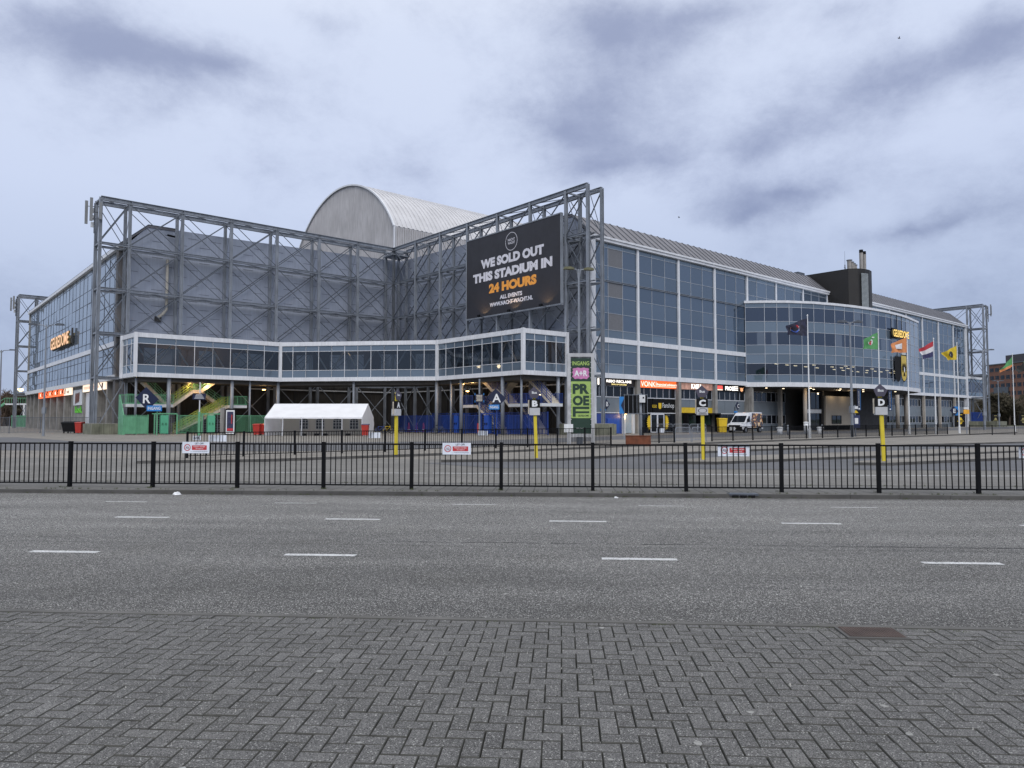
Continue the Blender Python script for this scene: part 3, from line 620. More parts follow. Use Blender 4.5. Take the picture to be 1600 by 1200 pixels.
for lo_, hi_ in ((2.95, 34.3), (82.0, 121.4)):
    mb = MB(W).bb(lo_, hi_, bw_ - .2, bw_ + .2, 6.27, 6.78); n_ = round((hi_ - lo_) / 2.61); w_ = (hi_ - lo_) / n_
    for k in range(n_): mb.bb(lo_ + k * w_ + .012, lo_ + (k + 1) * w_ - .012, bw_ + .2, bw_ + .23, 6.25, 6.8)
    mb.build('white_band', alu, stadium)
mb = MB(W)                                            # double transom rail
mb.bb(3, 34.3, bw_ + .05, bw_ + .14, 17.12, 17.17).bb(3, 34.3, bw_ + .05, bw_ + .14, 17.27, 17.32).build('transom', steel, stadium)
mb = MB(W)                                            # structure seen faintly through the glass
inw = mat('interior pale concrete', (.42, .42, .42), .8, 0, .05, 1)
for z in (6.6, 10.5, 17.2): mb.bb(3.6, 121, 33, 36.1, z - .25, z)
for a in [am[1] + 3.9 * k for k in range(28)]: mb.bb(a - .15, a + .15, 35.2, 35.5, 6.6, 21.4)
for a in (18.9, 26.8, 34.6, 98, 106): mb.beam((a, 35.6, 10.6), (a + 7.6, 35.6, 15.2), .22, .22); mb.beam((a, 35.6, 15.2), (a + 7.6, 35.6, 10.6), .22, .22)
mb.extr([(36.1, 21.3), (32.6, 18.2), (32.6, 18.4), (36.1, 21.5)], lambda b, z: (3.6, b, z), lambda b, z: (121, b, z)); mb.build('inner_structure', inw, stadium)
reflmull = mat('reflection dark mullion', (.05, .065, .09), .4)  # left facade mullions blackened and widened to imitate dark reflections in the glass
# left facade, seen at a grazing angle
for i in range(9):
    b1, b0 = -2.6 - i * 7.83, -2.6 - (i + 1) * 7.83
    bay((-35.3, b0 + .04), (-35.3, b1 - .04), RZ2, 3, [0] * 7, [GLF], outn=(-1, 0), mm=reflmull, mull=.10, deep=.035, jit=.012); bay((-35.3, b0 + .04), (-35.3, b1 - .04), RZ1, 3, [0] * 3, [GLF], outn=(-1, 0), mm=reflmull, mull=.10, deep=.035, jit=.012)
MB(W).bb(-35.5, -35.2, -73.1, -2.4, 10.25, 10.8).build('white_band', alu, stadium)
MB(W).bb(-35.7, -35.2, -73.2, -2.4, 21.55, 21.95).build('cornice', alu, stadium)
MB(W).bb(-35.75, -34.9, -73.1, -2.4, 6.2, 6.8).build('white_band', offw, stadium)
MB(W).bb(-35.6, -34.5, -3.4, -2.3, 0, 21.9).build('corner_column', mat('brown grey column', (.13, .125, .125), .7, 0, .15, .6, streak=.2), stadium)
MB(W).bb(-35.45, -34.6, -73.6, -72.9, 0, 21.9).build('corner_column', concrete, stadium)
MB(W).bb(2.6, 3.3, 36.0, 36.8, 0, 21.9).build('corner_column', alu, stadium)
MB(W).bb(121.3, 121.9, 36.0, 36.7, 0, 21.9).build('corner_column', alu, stadium)
# ---- left ground floor: concrete fins with dark bays
MB(W).bb(-33.6, -33.2, -73, -2.4, 0, 6.2).build('undercroft_wall', mat('near black shopfront', (.012, .013, .016), .35, 0, .2, 1), stadium)
for b in (-70.5, -65.8, -60.6, -54.4, -48.3, -42.2, -36.1, -29.8, -22.1, -14.0, -8.2): MB(W).bb(-35.25, -34.25, b - .45, b + .45, 0, 6.2).build('pier', concrete, stadium)
MB(W).bb(-35.1, -34.9, -29.4, -22.5, 0, 6.2).build('wall', concrete, stadium)
MB(W).bb(-35.0, -34.8, -21.8, -19.5, 0, 5.2).build('door_panel', alu, stadium)
# ---- entrance block bulging out of the right facade
EC0 = [(33.9, 36.5), (35.6, 38.4), (38.2, 40.6), (41.6, 42.4), (45.3, 43.6), (49.3, 44.5), (53.5, 45.1), (58, 45.4), (62.5, 45.35), (66.4, 45.1)]
EC1 = [(66.4, 45.1), (74.3, 44.0)]
E_out = EC0 + [EC1[1], (82.2, 37.0)]
EZ = [6.7, 7.75, 9.3, 10.6, 11.85, 13.65, 15.1, 17.05, 17.65]; ECL = [1, 2, 1, 1, 3, 1, 3, 1]
def nrm(p, q): d = V3((q[0] - p[0], q[1] - p[1], 0)).normalized(); n = V3((-d.y, d.x, 0)); return (n.x, n.y) if n.y > 0 or True else 0
for p, q in zip(EC0[:-1], EC0[1:]):
    L_ = math.hypot(q[0] - p[0], q[1] - p[1]); bay(p, q, EZ, 2 if L_ > 3 else 1, ECL, [GR, GS, gl_ent, gl_vis, gl_blind], outn=nrm(p, q), mull=.06)
bay(EC1[0], EC1[1], EZ, 3, [3] * 8, [GR, GS, gl_ent, GLF], outn=nrm(*EC1), mull=.06)
bay((74.3, 44.0), (82.2, 37.0), EZ, 3, [0] * 8, [GLF], outn=nrm((74.3, 44.0), (82.2, 37.0)), mull=.06)
def grow(pts, e):
    c = V3((58, 36, 0)); return [tuple((V3((*p, 0)) + (V3((*p, 0)) - c).normalized() * e)[:2]) for p in pts]
Eo = grow(E_out, .22)
MB(W).prism([(33.9, 36.0)] + Eo + [(82.3, 36)], 17.65, 17.98).build('cornice', alu, stadium)
MB(W).prism([(33.9, 36.0)] + Eo + [(82.3, 36)], 6.1, 6.7).build('white_band', alu, stadium)
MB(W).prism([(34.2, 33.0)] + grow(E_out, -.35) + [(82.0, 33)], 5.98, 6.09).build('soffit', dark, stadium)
mb = MB(W).prism([(34.6, 36.0)] + grow(E_out, -.3) + [(81.8, 36)], 9.5, 10.3); mb.prism([(34.6, 36.0)] + grow(E_out, -.3) + [(81.8, 36)], 14.0, 14.5)
mb.bb(34.6, 82, 35.2, 36.0, 6.7, 17.6); mb.build('inner_structure', mat('dim interior', (.10, .085, .075), .8, 0, .1, 1), stadium)
# ceiling lights behind the entrance windows
mb = MB(W); rnd = random.Random(3)
for a in [36 + 2.9 * k for k in range(14)]:
    for b in (38.2, 40.6, 42.6):
        if b < 36 + 8.2 * math.sin(math.pi * (a - 33) / 56) and rnd.random() < .8: mb.box((a + rnd.uniform(-.5, .5), b, 9.40), (.75, .16, .06))
mb.build('ceiling_lights', lampwhite, stadium)
mb = MB(W)
for a, b in ((36.5, 38), (42, 41.6), (47.5, 43.2), (53, 44), (58.5, 44.3), (64, 44.2), (40, 38.6), (46, 40), (52, 41), (60, 41)): mb.lathe((a, b, 5.93), [(.14, 0), (.14, .05)], 10)
mb.build('downlights', lampwhite, stadium)
for (a, b) in ((42, 41.6), (52.6, 40.4), (56.5, 40.6)): lamp('POINT', 'downlight', W(a, b, 5.6), 45, (1, .72, .42), .15)
# entrance ground floor
gw = blackglass; frm = alu
def winband(a0, a1, b, z0, z1, n, m=gw, name='window', fm=dullalu, axis='b', tk=.05):
    w_ = (a1 - a0) / n; mb = MB(W)
    for k in range(n):
        j = [random.gauss(0, .004) for _ in range(3)]
        if axis == 'b': mb.quad((a0 + k * w_, b + j[0], z0), (a0 + (k + 1) * w_, b + j[1], z0), (a0 + (k + 1) * w_, b + j[1] + j[2], z1), (a0 + k * w_, b + j[0] + j[2], z1))
        else: mb.quad((b, a0 + k * w_, z0), (b, a0 + (k + 1) * w_, z0), (b, a0 + (k + 1) * w_, z1), (b, a0 + k * w_, z1))
    g = mb.build(name, m, stadium, camface=True); f = MB(W)
    for k in range(n + 1):
        a = a0 + k * w_
        f.bb(a - tk / 2, a + tk / 2, b, b + .07, z0, z1) if axis == 'b' else f.bb(b - .07, b, a - tk / 2, a + tk / 2, z0, z1)
    for z in (z0, z1): f.bb(a0, a1, b + .001, b + .08, z - tk / 2, z + tk / 2) if axis == 'b' else f.bb(b - .08, b, a0, a1, z - tk / 2, z + tk / 2)
    f.build('frame', fm, g); return g
greyp = mat('grey spandrel panel', (.145, .175, .205), .4, .0, .08, 1)
MB(W).bb(3, 46, 35.4, 35.9, 0, 6.25).bb(46, 121.3, 35.3, 35.9, 0, 6.25).build('wall', mat('dark grey render', (.06, .062, .065), .8, 0, .1, .7), stadium)
MB(W).bb(59.3, 69.5, 39.0, 39.4, 0, 6.0).build('wall', mat('black render', (.03, .03, .032), .8, 0, .1, .7), stadium)
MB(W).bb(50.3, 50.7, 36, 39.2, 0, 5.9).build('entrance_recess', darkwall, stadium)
bx = MB(W).bb(50.8, 59.3, 35.9, 39.4, .75, 5.15); bx.build('beige_wall', beige, stadium)
winband(52.6, 55.6, 39.45, 1.0, 2.2, 2, fm=dark)
winband(45.4, 50.5, 38.9, 3.2, 5.6, 3, blackglass, fm=steel_dk); winband(45.4, 50.5, 38.9, .1, 2.5, 3, blackglass, fm=steel_dk)
MB(W).bb(45.3, 50.6, 38.7, 39.0, 2.55, 3.1).build('lintel', offw, stadium)
for (a0, a1) in ((34.8, 45.2), (69.8, 80), (81, 89.0), (89.8, 97.0), (97.8, 105.4), (106.2, 113.8), (114.6, 121)):
    n = max(3, int((a1 - a0) / 1.3)); winband(a0, a1, 35.95, 4.15, 5.5, n); MB(W).bb(a0, a1, 35.9, 35.97, 2.3, 4.1).build('spandrel_panel', greyp, stadium); winband(a0, a1, 35.95, 1.0, 2.25, n); MB(W).bb(a0, a1, 35.9, 35.97, 0, .95).build('spandrel_panel', greyp, stadium)
for a in (34.45, 42.2): MB(W).bb(a - .25, a + .25, 36.6, 37.1, 0, 6.1).build('column', concrete, stadium)
for (a, b) in ((42.6, 40.4),): MB(W).tube((a, b, 0), (a, b, 6.1), .28, n=16).build('column', beigecol, stadium, smooth=True)
for (a, b) in ((77.6, 40.6), (83.5, 36.9)): MB(W).tube((a, b, 0), (a, b, 6.1), .34, n=16).build('column', beigecol, stadium, smooth=True)
for a in ar[:-1]: MB(W).bb(a - .2, a + .2, 36.2, 36.6, 0, 6.3).build('column', beigecol, stadium)
# ground floor under the straight part
for i in range(4):
    a0, a1 = am[i] + .3, am[i + 1] - .3; MB(W).bb(am[i + 1] - .28, am[i + 1] + .28, 36.0, 36.55, 0, 6.25).build('column', concrete, stadium)
    winband(a0, a1, 36.0, 4.2, 5.4, 6); m_ = {0: greyp, 1: mat('black shop panel', (.005, .005, .0055), .6, spec=.15), 2: greyp, 3: greyp}[i]
    mb = MB(W)
    for k in range(3): mb.bb(a0 + (a1 - a0) / 3 * k + .02, a0 + (a1 - a0) / 3 * (k + 1) - .02, 35.92, 36.02, 2.42 if i != 2 else 3.15, 4.12)
    mb.build('spandrel_panel', m_, stadium)
    MB(W).bb(a0, a1, 35.95, 36.08, 2.34, 2.42).bb(a0, a1, 35.95, 36.08, 4.12, 4.17).build('sill', alu, stadium)
MB(W).bb(18.95, 26.4, 35.95, 36.1, 2.45, 3.12).build('yellow_strip', yel, stadium)
MB(W).bb(3.2, 8.4, 35.95, 36.0, 0, 2.3).build('blue_panelling', blue, stadium)
mb = MB(W).bb(5.9, 7.9, 36.0, 36.06, .05, 1.75); d_ = mb.build('door', mat('bright blue door', (.015, .07, .35), .4), stadium); MB(W).bb(6.85, 6.95, 36.06, 36.12, .9, 1.0).build('handle', alu, d_)
MB(W).bb(8.7, 10.3, 35.95, 36.05, .05, 2.3).build('door', mat('pale grey door', (.30, .36, .40), .4), stadium)
MB(W).bb(8.4, 8.7, 35.9, 36.3, 0, 2.4).bb(10.1, 10.5, 35.9, 36.2, 0, 2.3).build('door_frame', offw, stadium)
winband(11.2, 18.4, 36.0, .08, 2.3, 4, blackglass, fm=dark); 
for a in (13.55, 14.85):
    d_ = winband(a, a + 1.2, 36.08, .1, 2.25, 1, blackglass, name='door', fm=alu, tk=.12)
MB(W).bb(19.2, 26.3, 36.0, 37.4, 2.25, 2.42).bb(19.2, 19.4, 36.6, 37.3, 0, 2.25).bb(22.0, 22.3, 36.6, 37.3, 0, 2.25).bb(26.1, 26.3, 36.6, 37.3, 0, 2.25).build('ticket_canopy', black, stadium)
winband(19.5, 26, 36.1, .9, 2.2, 4, mat('green tinted glass', (.03, .06, .045), .1), fm=dark)
winband(27.2, 33.9, 36.0, .1, 2.3, 5, blackglass, fm=steel_dk)
# black plant room on the roof, with chimneys
PB = [(58.2, 24), (58.2, 39.9), (59.2, 41.0), (60.4, 41.5), (61.6, 41.65), (63.0, 41.45), (64.2, 40.9), (65.1, 40.1), (65.7, 39.2), (66, 38), (66, 24)]
g = MB(W).prism(PB, 17.9, 25.2).build('plant_room', blackclad, stadium)
mb = MB(W)
for k in range(34):
    z = 18.2 + k * .19; mb.beam((59.5, 41.35, z), (60.95, 41.75, z), .05, .12)
mb.build('louvre', mat('louvre blades', (.34, .37, .38), .5, .3, .1, 2), g)
MB(W).prism(grow(PB, .0), 25.2, 25.28).build('parapet', black, g)
for (a, b, r, h, c, lab) in ((63.2, 39.8, .30, 3.7, 1, 'tall grey chimney with a black cap'), (63.85, 40.0, .27, 3.5, 1, None), (60.9, 38.9, .34, 1.9, 0, None), (61.7, 39.0, .22, 1.7, 0, None), (62.15, 39.1, .2, 1.5, 0, None), (62.55, 39.2, .18, 1.3, 0, None)):
    ch = MB(W).tube((a, b, 25.2), (a, b, 25.2 + h), r, n=14).build('chimney', mat('chimney steel', (.33, .31, .29), .5, .3, .15, 2, streak=.2), stadium, smooth=False)
    MB(W).lathe((a, b, 25.2 + h - .35), [(r * 1.03, 0), (r * 1.03, .5)], 14).build('cap', black, ch) if c else MB(W).lathe((a, b, 25.2 + h), [(r * 1.35, 0), (r * 1.35, .12), (r * .4, .2)], 14).build('cap', steel, ch)
MB(W).tube((60.2, 38.5, 25.2), (60.2, 38.5, 28.6), .03, .012, 5).tube((60.2, 38.5, 25.2), (60.2, 38.5, 26.4), .07, n=5).beam((59.9, 38.5, 25.9), (60.5, 38.5, 25.9), .05).build('antenna', black, stadium)
MB(W).bb(54.5, 56.6, 32.9, 33.6, 24.6, 25.3).build('roof_hatch', steel_dk, stadium)
# small services on the clad wall
MB(W).path([(-30.3, -2.5, 24.0), (-29.3, -2.5, 23.9), (-29.2, -2.6, 23.4), (-29.2, -2.6, 8)], .13, 8).build('drainpipe', black, stadium)
MB(W).path([(-30.2, -2.55, 21.0), (-30.2, -2.55, 14.9), (-30.7, -2.55, 14.2), (-31.1, -2.7, 13.9)], .17, 8).build('flue_pipe', mat('cream pipe', (.45, .43, .38), .6), stadium)
MB(W).bb(-31.4, -30.7, -3, -2.7, 13.4, 14).build('vent_grille', dark, stadium)
MB(W).path([(-5.6, -2.6, 20), (-5.6, -2.6, 7)], .1, 6).build('drainpipe', black, stadium)
MB(W).beam((-20, -2.6, 5.6), (2, -2.6, 5.6), .14).beam((2.4, -2.4, 5.6), (2.4, 34, 5.6), .14).build('gutter_pipe', offw, stadium)
# ------------------------------------------------------------------ exposed steel frames
LV = [26.4, 21.4, 16.3, 11.3, 6.3]
def arm(t, pos, P, front, back, posts_at=None, lv=LV, zb=0):
    """one arm of box truss; P(s, row, z) -> (a, b, z); rows front/back"""
    for r in (front, back):
        for s in pos: MB(W).ibeam(P(s, r, zb), P(s, r, lv[0] + .15), .30, .28, .05).beam(P(s, r, zb), P(s, r, lv[0]), .1, .27).build('post', steel, t)
        MB(W).ibeam(P(pos[0], r, lv[0] + .05), P(pos[-1], r, lv[0] + .05), .34, .42, .05).build('top_chord', steel, t)
        for z in lv[1:]: MB(W).ibeam(P(pos[0], r, z), P(pos[-1], r, z), .22, .22, .035).build('girder', steel, t)
    for i in range(len(pos) - 1):
        s0_, s1_ = pos[i], pos[i + 1]; m = MB(W)
        for k in range(len(lv) - 1):
            zt, zb_ = lv[k] - .1, lv[k + 1] + .1
            for r in (front, back):
                m.beam(P(s0_, r, zb_), P(s1_, r, zt), .11, .10, 1); m.beam(P(s0_, r, zt), P(s1_, r, zb_), .075, .07, 1)
            m.beam(P(s0_, front, zt), P(s0_, back, zb_), .05)
        m.beam(P(s0_, front, lv[-1]), P(s1_, front, zb + .3), .09); m.beam(P(s0_, front, zb + .3), P(s1_, front, lv[-1]), .09)
        for k, z in enumerate(lv):
            m.beam(P(s0_, front, z), P(s0_, back, z), .16, .16); m.beam(P(s0_, front, z), P(s1_, back, z), .09, .07)
            if k in (1, 2, 3):
                mid = (front + back) / 2; m.beam(P(s0_, mid, z + .12), P(s1_, mid, z + .12), .45, .04)
        m.build('brace_panel', [steel, steel_dk], t)
    m = MB(W)
    for k, z in enumerate(lv):
        m.beam(P(pos[0], front, z), P(pos[0], back, z), .18)
        if k < len(lv) - 1: m.beam(P(pos[0], front, z), P(pos[0], back, lv[k + 1]), .08); m.beam(P(pos[-1], front, z), P(pos[-1], back, lv[k + 1]), .06)
    m.build('lattice', steel, t)
pl = [-38, -35, -29.3, -23.5, -17.6, -11.7, -5.85, 0.0]
PA = lambda s, r, z: (s, r, z); PBm = lambda s, r, z: (r, s, z)
t = thing('steel_frame', 'large exposed grey steel truss frame wrapping the near corner, carrying the billboard', 'steel frame', W(0, 0, 0), TH)
arm(t, pl, PA, 0, -2.2); arm(t, [0, 5.85, 11.8, 17.8, 23.8, 29.7, 35.5, 38.75], PBm, 0, 2.2)
m = MB(W).beam((0, 0, 26.4), (2.2, -2.2, 26.4), .3).beam((0, -2.2, 26.4), (2.2, 0, 26.4), .2).beam((0, -2.2, 26.4), (2.2, -2.2, 26.4), .3).beam((2.2, 0, 26.4), (2.2, -2.2, 26.4), .3); m.bb(-.4, 2.4, -2.4, .4, 25.6, 25.75); m.build('corner_node', steel, t)
MB(W).beam((2.2, -2.2, 0), (2.2, -2.2, 26.4), .34).build('post', steel, t)
t = thing('steel_frame', 'distant grey steel truss tower beyond the left glass facade', 'steel frame', W(-36.6, -77, 0), TH)
arm(t, [-36.9, -33.9, -28.1, -22.3, -16.5], PA, -78, -75.8, lv=[25.4, 20.6, 15.7, 10.9, 6.3])
t = thing('steel_frame', 'distant grey steel truss tower at the right end of the stadium', 'steel frame', W(125.5, 36, 0), TH)
arm(t, [39.3, 36.2, 30.4, 24.6, 18.8], PBm, 126.2, 124.0)
# concrete feet of the near towers
for (c, sz, lab) in (((-37.25, -.45), (2.8, 4.7), 'low mossy concrete plinth under the left steel tower'), ((.9, 37.6), (4.2, 4.6), 'low concrete plinth under the right steel tower beside the blue gates')):
    tt = thing('concrete_plinth', lab, 'plinth', W(*c, 0), TH)
    MB(W).bb(c[0] - sz[0] / 2, c[0] + sz[0] / 2, c[1] - sz[1] / 2, c[1] + sz[1] / 2, 0, 1.15).build('block', mossy, tt); MB(W).bb(c[0] - sz[0] / 2 + .2, c[0] + sz[0] / 2 - .2, c[1] - sz[1] / 2 + .2, c[1] + sz[1] / 2 - .2, 1.15, 1.2).build('cap', concrete, tt)
# mobile phone antennas on the tower tops
def antenna(lab, a, b, z, da):
    t = thing('antenna_mast', lab, 'antenna', W(a, b, z), TH); fr = frame_of(t)
    mb = MB(fr)
    for k, (dx, dy, h, w_) in enumerate(((-1.1, .3, 2.6, .28), (-.75, -.4, 2.6, .28), (.1, -.7, 1.9, .26))): mb.bb(dx * da - w_ / 2, dx * da + w_ / 2, dy - .09, dy + .09, -1.2 + k * .25, -1.2 + k * .25 + h)
    mb.build('panel_antenna', mat('antenna radome', (.20, .21, .22), .5, 0, .1, 3), t)
    mb = MB(fr).tube((-.35 * da, 0, -2.2), (-.35 * da, 0, 1.2), .06).tube((-.35 * da, 0, .8), (-1.1 * da, .3, .8), .04).tube((-.35 * da, 0, -.6), (-.75 * da, -.4, -.6), .04).tube((-.35 * da, 0, -.6), (.1 * da, -.6, -.6), .04).tube((-.35 * da, 0, .2), (0, 0, .2), .05)
    mb.build('pole', steel_dk, t); mb = MB(fr)
    for k in range(3): mb.bb(-.5 * da - .16, -.5 * da + .16, .08, .3, -1.5 + k * .8, -.95 + k * .8)
    mb.build('radio_box', offw, t)
antenna('cluster of phone antennas on top of the near left steel tower', -38.2, -.3, 24.6, 1)
antenna('cluster of phone antennas on the distant tower left of the glass facade', -36.8, -77.8, 23.8, 1)
antenna('cluster of phone antennas on the tower at the right end', 126.8, 39.4, 25.2, -1)
# ------------------------------------------------------------------ billboard
t = thing('billboard', 'big black billboard reading we sold out this stadium in 24 hours', 'billboard', W(-.5, 18.4, 14.1), TH)
bb0, bb1, bz0, bz1 = 18.5, 35.25, 14.2, 24.0; A_ = -.62; face = mat('billboard canvas', (.018, .018, .024), .55, 0, .15, .3, .3, 2)
MB(W).bb(A_, A_ + .12, bb0, bb1, bz0, bz1).build('panel', face, t)
mb = MB(W); 
for z in (bz0 - .1, bz1 + .06): mb.bb(A_ - .05, A_ + .3, bb0 - .12, bb1 + .12, z - .07, z + .07)
for b in (bb0 - .08, bb1 + .08): mb.bb(A_ - .05, A_ + .3, b - .06, b + .06, bz0, bz1)
for k in range(60): mb.beam((A_ - .06, bb0 + .1 + k * .28, bz1 + .1), (A_ - .06, bb0 + .25 + k * .28, bz1 - .02), .03); mb.beam((A_ - .06, bb0 + .1 + k * .28, bz0 - .14), (A_ - .06, bb0 + .25 + k * .28, bz0), .03)
mb.build('frame', steel, t)
wl_ = mat('billboard white ink', (.62, .62, .68), .55); bcx = (bb0 + bb1) / 2 + .1
def btext(s, z, h, width, m, bold, b=bcx): return MB(W).text(s, (A_ - .004, b, z), (0, 1, 0), h, width, bold, mi=0).build('lettering', m, t, camface=True)
btext('WE SOLD OUT', 20.62, 1.15, 11.3, wl_, .062); btext('THIS STADIUM IN', 19.02, 1.15, 14.2, wl_, .062, bcx - .1); btext('24 HOURS', 17.42, 1.15, 8.5, mat('billboard orange ink', (.78, .33, .05), .55), .062, bcx + .2)
btext('ALL EVENTS', 16.15, .5, 4.0, wl_, .045); btext('WWW.NACHT-WACHT.NL', 15.42, .5, 7.7, wl_, .04, bcx - .05)
MB(W).disc((A_ - .005, bcx + .1, 22.5), (0, 1, 0), 1.08, 40, r0=1.02).text('NACHT', (A_ - .005, bcx + .1, 22.72), (0, 1, 0), .3, 1.25, .02).text('WACHT', (A_ - .005, bcx + .1, 22.32), (0, 1, 0), .3, 1.25, .02).build('logo', wl_, t, camface=True)
for b in (22.0, 27.6, 33.0):
    fl = MB(W).box((A_ - .85, b, bz0 - .05), (.22, .42, .28)).beam((A_ - .85, b, bz0 - .1), (A_ + .1, b, bz0 - .15), .05).build('floodlight', black, t)
    lamp('SPOT', 'floodlight', W(A_ - .8, b, bz0 + .12), 110, (1, .62, .28), .12, aim=W(A_ + .1, b + .1, bz0 + 1.9), spot=R(110))
# ------------------------------------------------------------------ glazed walkway in front of the frame
t = thing('walkway', 'long glazed footbridge with white bands bending round the corner in front of the steel frame', 'footbridge', W(-35.6, 5.8, 0), TH)
QO = [(-35.6, .9), (-35.4, 5.8), (-19.4, 5.8), (-6.35, 20.4), (-6.35, 35.6), (-.3, 35.75)]
QI = [(-.7, 35.5), (-.7, 18.9), (-17.3, .7), (-35.4, .7)]
def ring(e): 
    o = []
    for i, p in enumerate(QO):
        d = [V3((0, 0, 0))]
        for j in (i - 1, i):
            if 0 <= j < len(QO) - 1: dd = V3((QO[j + 1][0] - QO[j][0], QO[j + 1][1] - QO[j][1], 0)).normalized(); d.append(V3((-dd.y, dd.x, 0)))
        n = sum(d, V3((0, 0, 0))); n = n.normalized(); o.append((p[0] + n.x * e, p[1] + n.y * e))
    return o
MB(W).prism(ring(.12) + QI, 6.22, 6.66).build('floor_band', alu, t); MB(W).prism(ring(.15) + QI, 10.5, 10.98).build('roof_band', alu, t)
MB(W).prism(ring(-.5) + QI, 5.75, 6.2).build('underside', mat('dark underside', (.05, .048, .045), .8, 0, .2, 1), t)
walk_in = mat('walkway interior', (.16, .14, .125), .8, 0, .15, .8)
mb = MB(W).prism(ring(-.4) + QI, 6.67, 6.75); mb.prism(ring(-.4) + QI, 10.3, 10.49); mb.build('inner_floor', walk_in, t)
mb = MB(W)
for (p, q) in zip(QI[:-1], QI[1:]): mb.beam((*p, 7.1), (*q, 7.1), .12, .8); mb.beam((*p, 10.1), (*q, 10.1), .12, .5)
for (p, q, n) in ((QI[2], QI[3], 9), (QI[1], QI[2], 11), (QI[0], QI[1], 8)):
    for k in range(n):
        if (k * 7) % 5 < 2: P0_, P1_ = V3((*p, 0)).lerp(V3((*q, 0)), k / n), V3((*p, 0)).lerp(V3((*q, 0)), (k + 1) / n); mb.beam((P0_.x, P0_.y, 8.6), (P1_.x, P1_.y, 8.6), .1, 2.6)
mb.build('inner_wall', walk_in, t)
mb = MB(W)
for (p, q, n) in zip(QO[1:4], QO[2:5], (8, 10, 8)):
    nn = V3((-(q[1] - p[1]), q[0] - p[0], 0)).normalized() * -1.0
    for k in range(n):
        e0, e1 = V3((*p, 0)).lerp(V3((*q, 0)), (k + .1) / n) + nn, V3((*p, 0)).lerp(V3((*q, 0)), (k + .9) / n) + nn
        z0_, z1_ = (7.4, 9.9) if k % 2 else (9.9, 7.4); mb.beam((e0.x, e0.y, z0_), (e1.x, e1.y, z1_), .16)
mb.build('inner_brace', alu, t)
BR = [6.66, 7.54, 9.84, 10.5]
segs = [(QO[0], QO[1], 3, (-1, 0)), (QO[1], QO[2], 8, (0, 1)), (QO[2], QO[3], 12, (-.745, .667)), (QO[3], QO[4], 9, (-1, 0)), (QO[4], QO[5], 4, (0, 1))]
stad_keep = stadium; stadium = t
for p, q, n, on in segs:
    per = 2 if n > 4 else n; 
    for k in range(0, n, per):
        k1 = min(k + per, n); f0_, f1_ = k / n, k1 / n
        pp = (p[0] + (q[0] - p[0]) * f0_, p[1] + (q[1] - p[1]) * f0_); qq = (p[0] + (q[0] - p[0]) * f1_, p[1] + (q[1] - p[1]) * f1_)
        bay(pp, qq, BR, k1 - k, [1, 0, 1], [gl_bridge, GS], 'window', mull=.055, outn=on, mm=alu)
stadium = stad_keep
for i, p in enumerate(ring(.1)): MB(W).bb(p[0] - .17, p[0] + .17, p[1] - .17, p[1] + .17, 6.2, 11).build('corner_post', alu, t)
for (a, b, r, z1) in ((-35.2, 5.3, .12, 6.2), (-31.9, 5.4, .22, 6.2), (-25.0, 5.4, .2, 6.2), (-22.9, 5.4, .12, 6.2), (-19.4, 5.3, .2, 6.2), (-6.2, 20.0, .2, 6.2), (-6.0, 22.6, .11, 6.2), (-6.0, 24.6, .2, 6.2), (-6.0, 31.9, .2, 6.2), (-5.9, 34.8, .12, 6.2), (-1.2, 35.4, .2, 6.2), (-13, 12.4, .14, 6.2)):
    MB(W).tube((a, b, 0), (a, b, z1), r, n=12).build('support_post', steel, t, smooth=True)
# mirror of the walkway at the far right corner (only its end shows)
t2 = thing('walkway', 'distant end of a glazed footbridge at the right corner behind the far steel tower', 'footbridge', W(122.5, 37, 0), TH)
MB(W).prism([(122, 36.6), (133, 36.6), (133, 31), (122, 31)], 6.2, 6.7).build('floor_band', alu, t2); MB(W).prism([(122, 36.6), (133, 36.6), (133, 31), (122, 31)], 10.5, 11).build('roof_band', alu, t2)
stadium = t2; bay((122, 36.4), (132.8, 36.4), BR, 4, [1, 0, 1], [gl_ent, GS], 'window', outn=(0, 1)); stadium = stad_keep
# ------------------------------------------------------------------ stairs under the walkway
def flight(t, P, s0, z0, s1, z1, w0, w1, stepm, railm, both=True):
    """P(s, w, z): s along the run, w across"""
    n = max(3, round(abs(z1 - z0) / .19)); m = MB(W)
    up_ = z1 > z0; pr = []
    for k in range(n):
        sa, sb = s0 + (s1 - s0) * k / n, s0 + (s1 - s0) * (k + 1) / n; z = z0 + (z1 - z0) * (k + (1 if up_ else 0)) / n
        pr += [(sa, z), (sb, z)]
    pr += [(s1, z1 - .38), (s0, z0 - .38)] if up_ else [(s1, z1 - .30), (s0, z0 - .45)]
    m.extr(pr, lambda s_, z_: P(s_, w0, max(z_, 0)), lambda s_, z_: P(s_, w1, max(z_, 0)))
    m.build('flight', stepm, t); m = MB(W)
    for w in ((w0, w1) if both else (w1,)):
        for h in (1.0, .7, .4, .12): m.beam(P(s0, w, z0 + h), P(s1, w, z1 + h), .05)
        for k in range(int(abs(s1 - s0) / .9) + 2):
            f = k / (int(abs(s1 - s0) / .9) + 1); s_ = s0 + (s1 - s0) * f; z = z0 + (z1 - z0) * f; m.beam(P(s_, w, z), P(s_, w, z + 1.0), .05)
    m.build('handrail', railm, t)
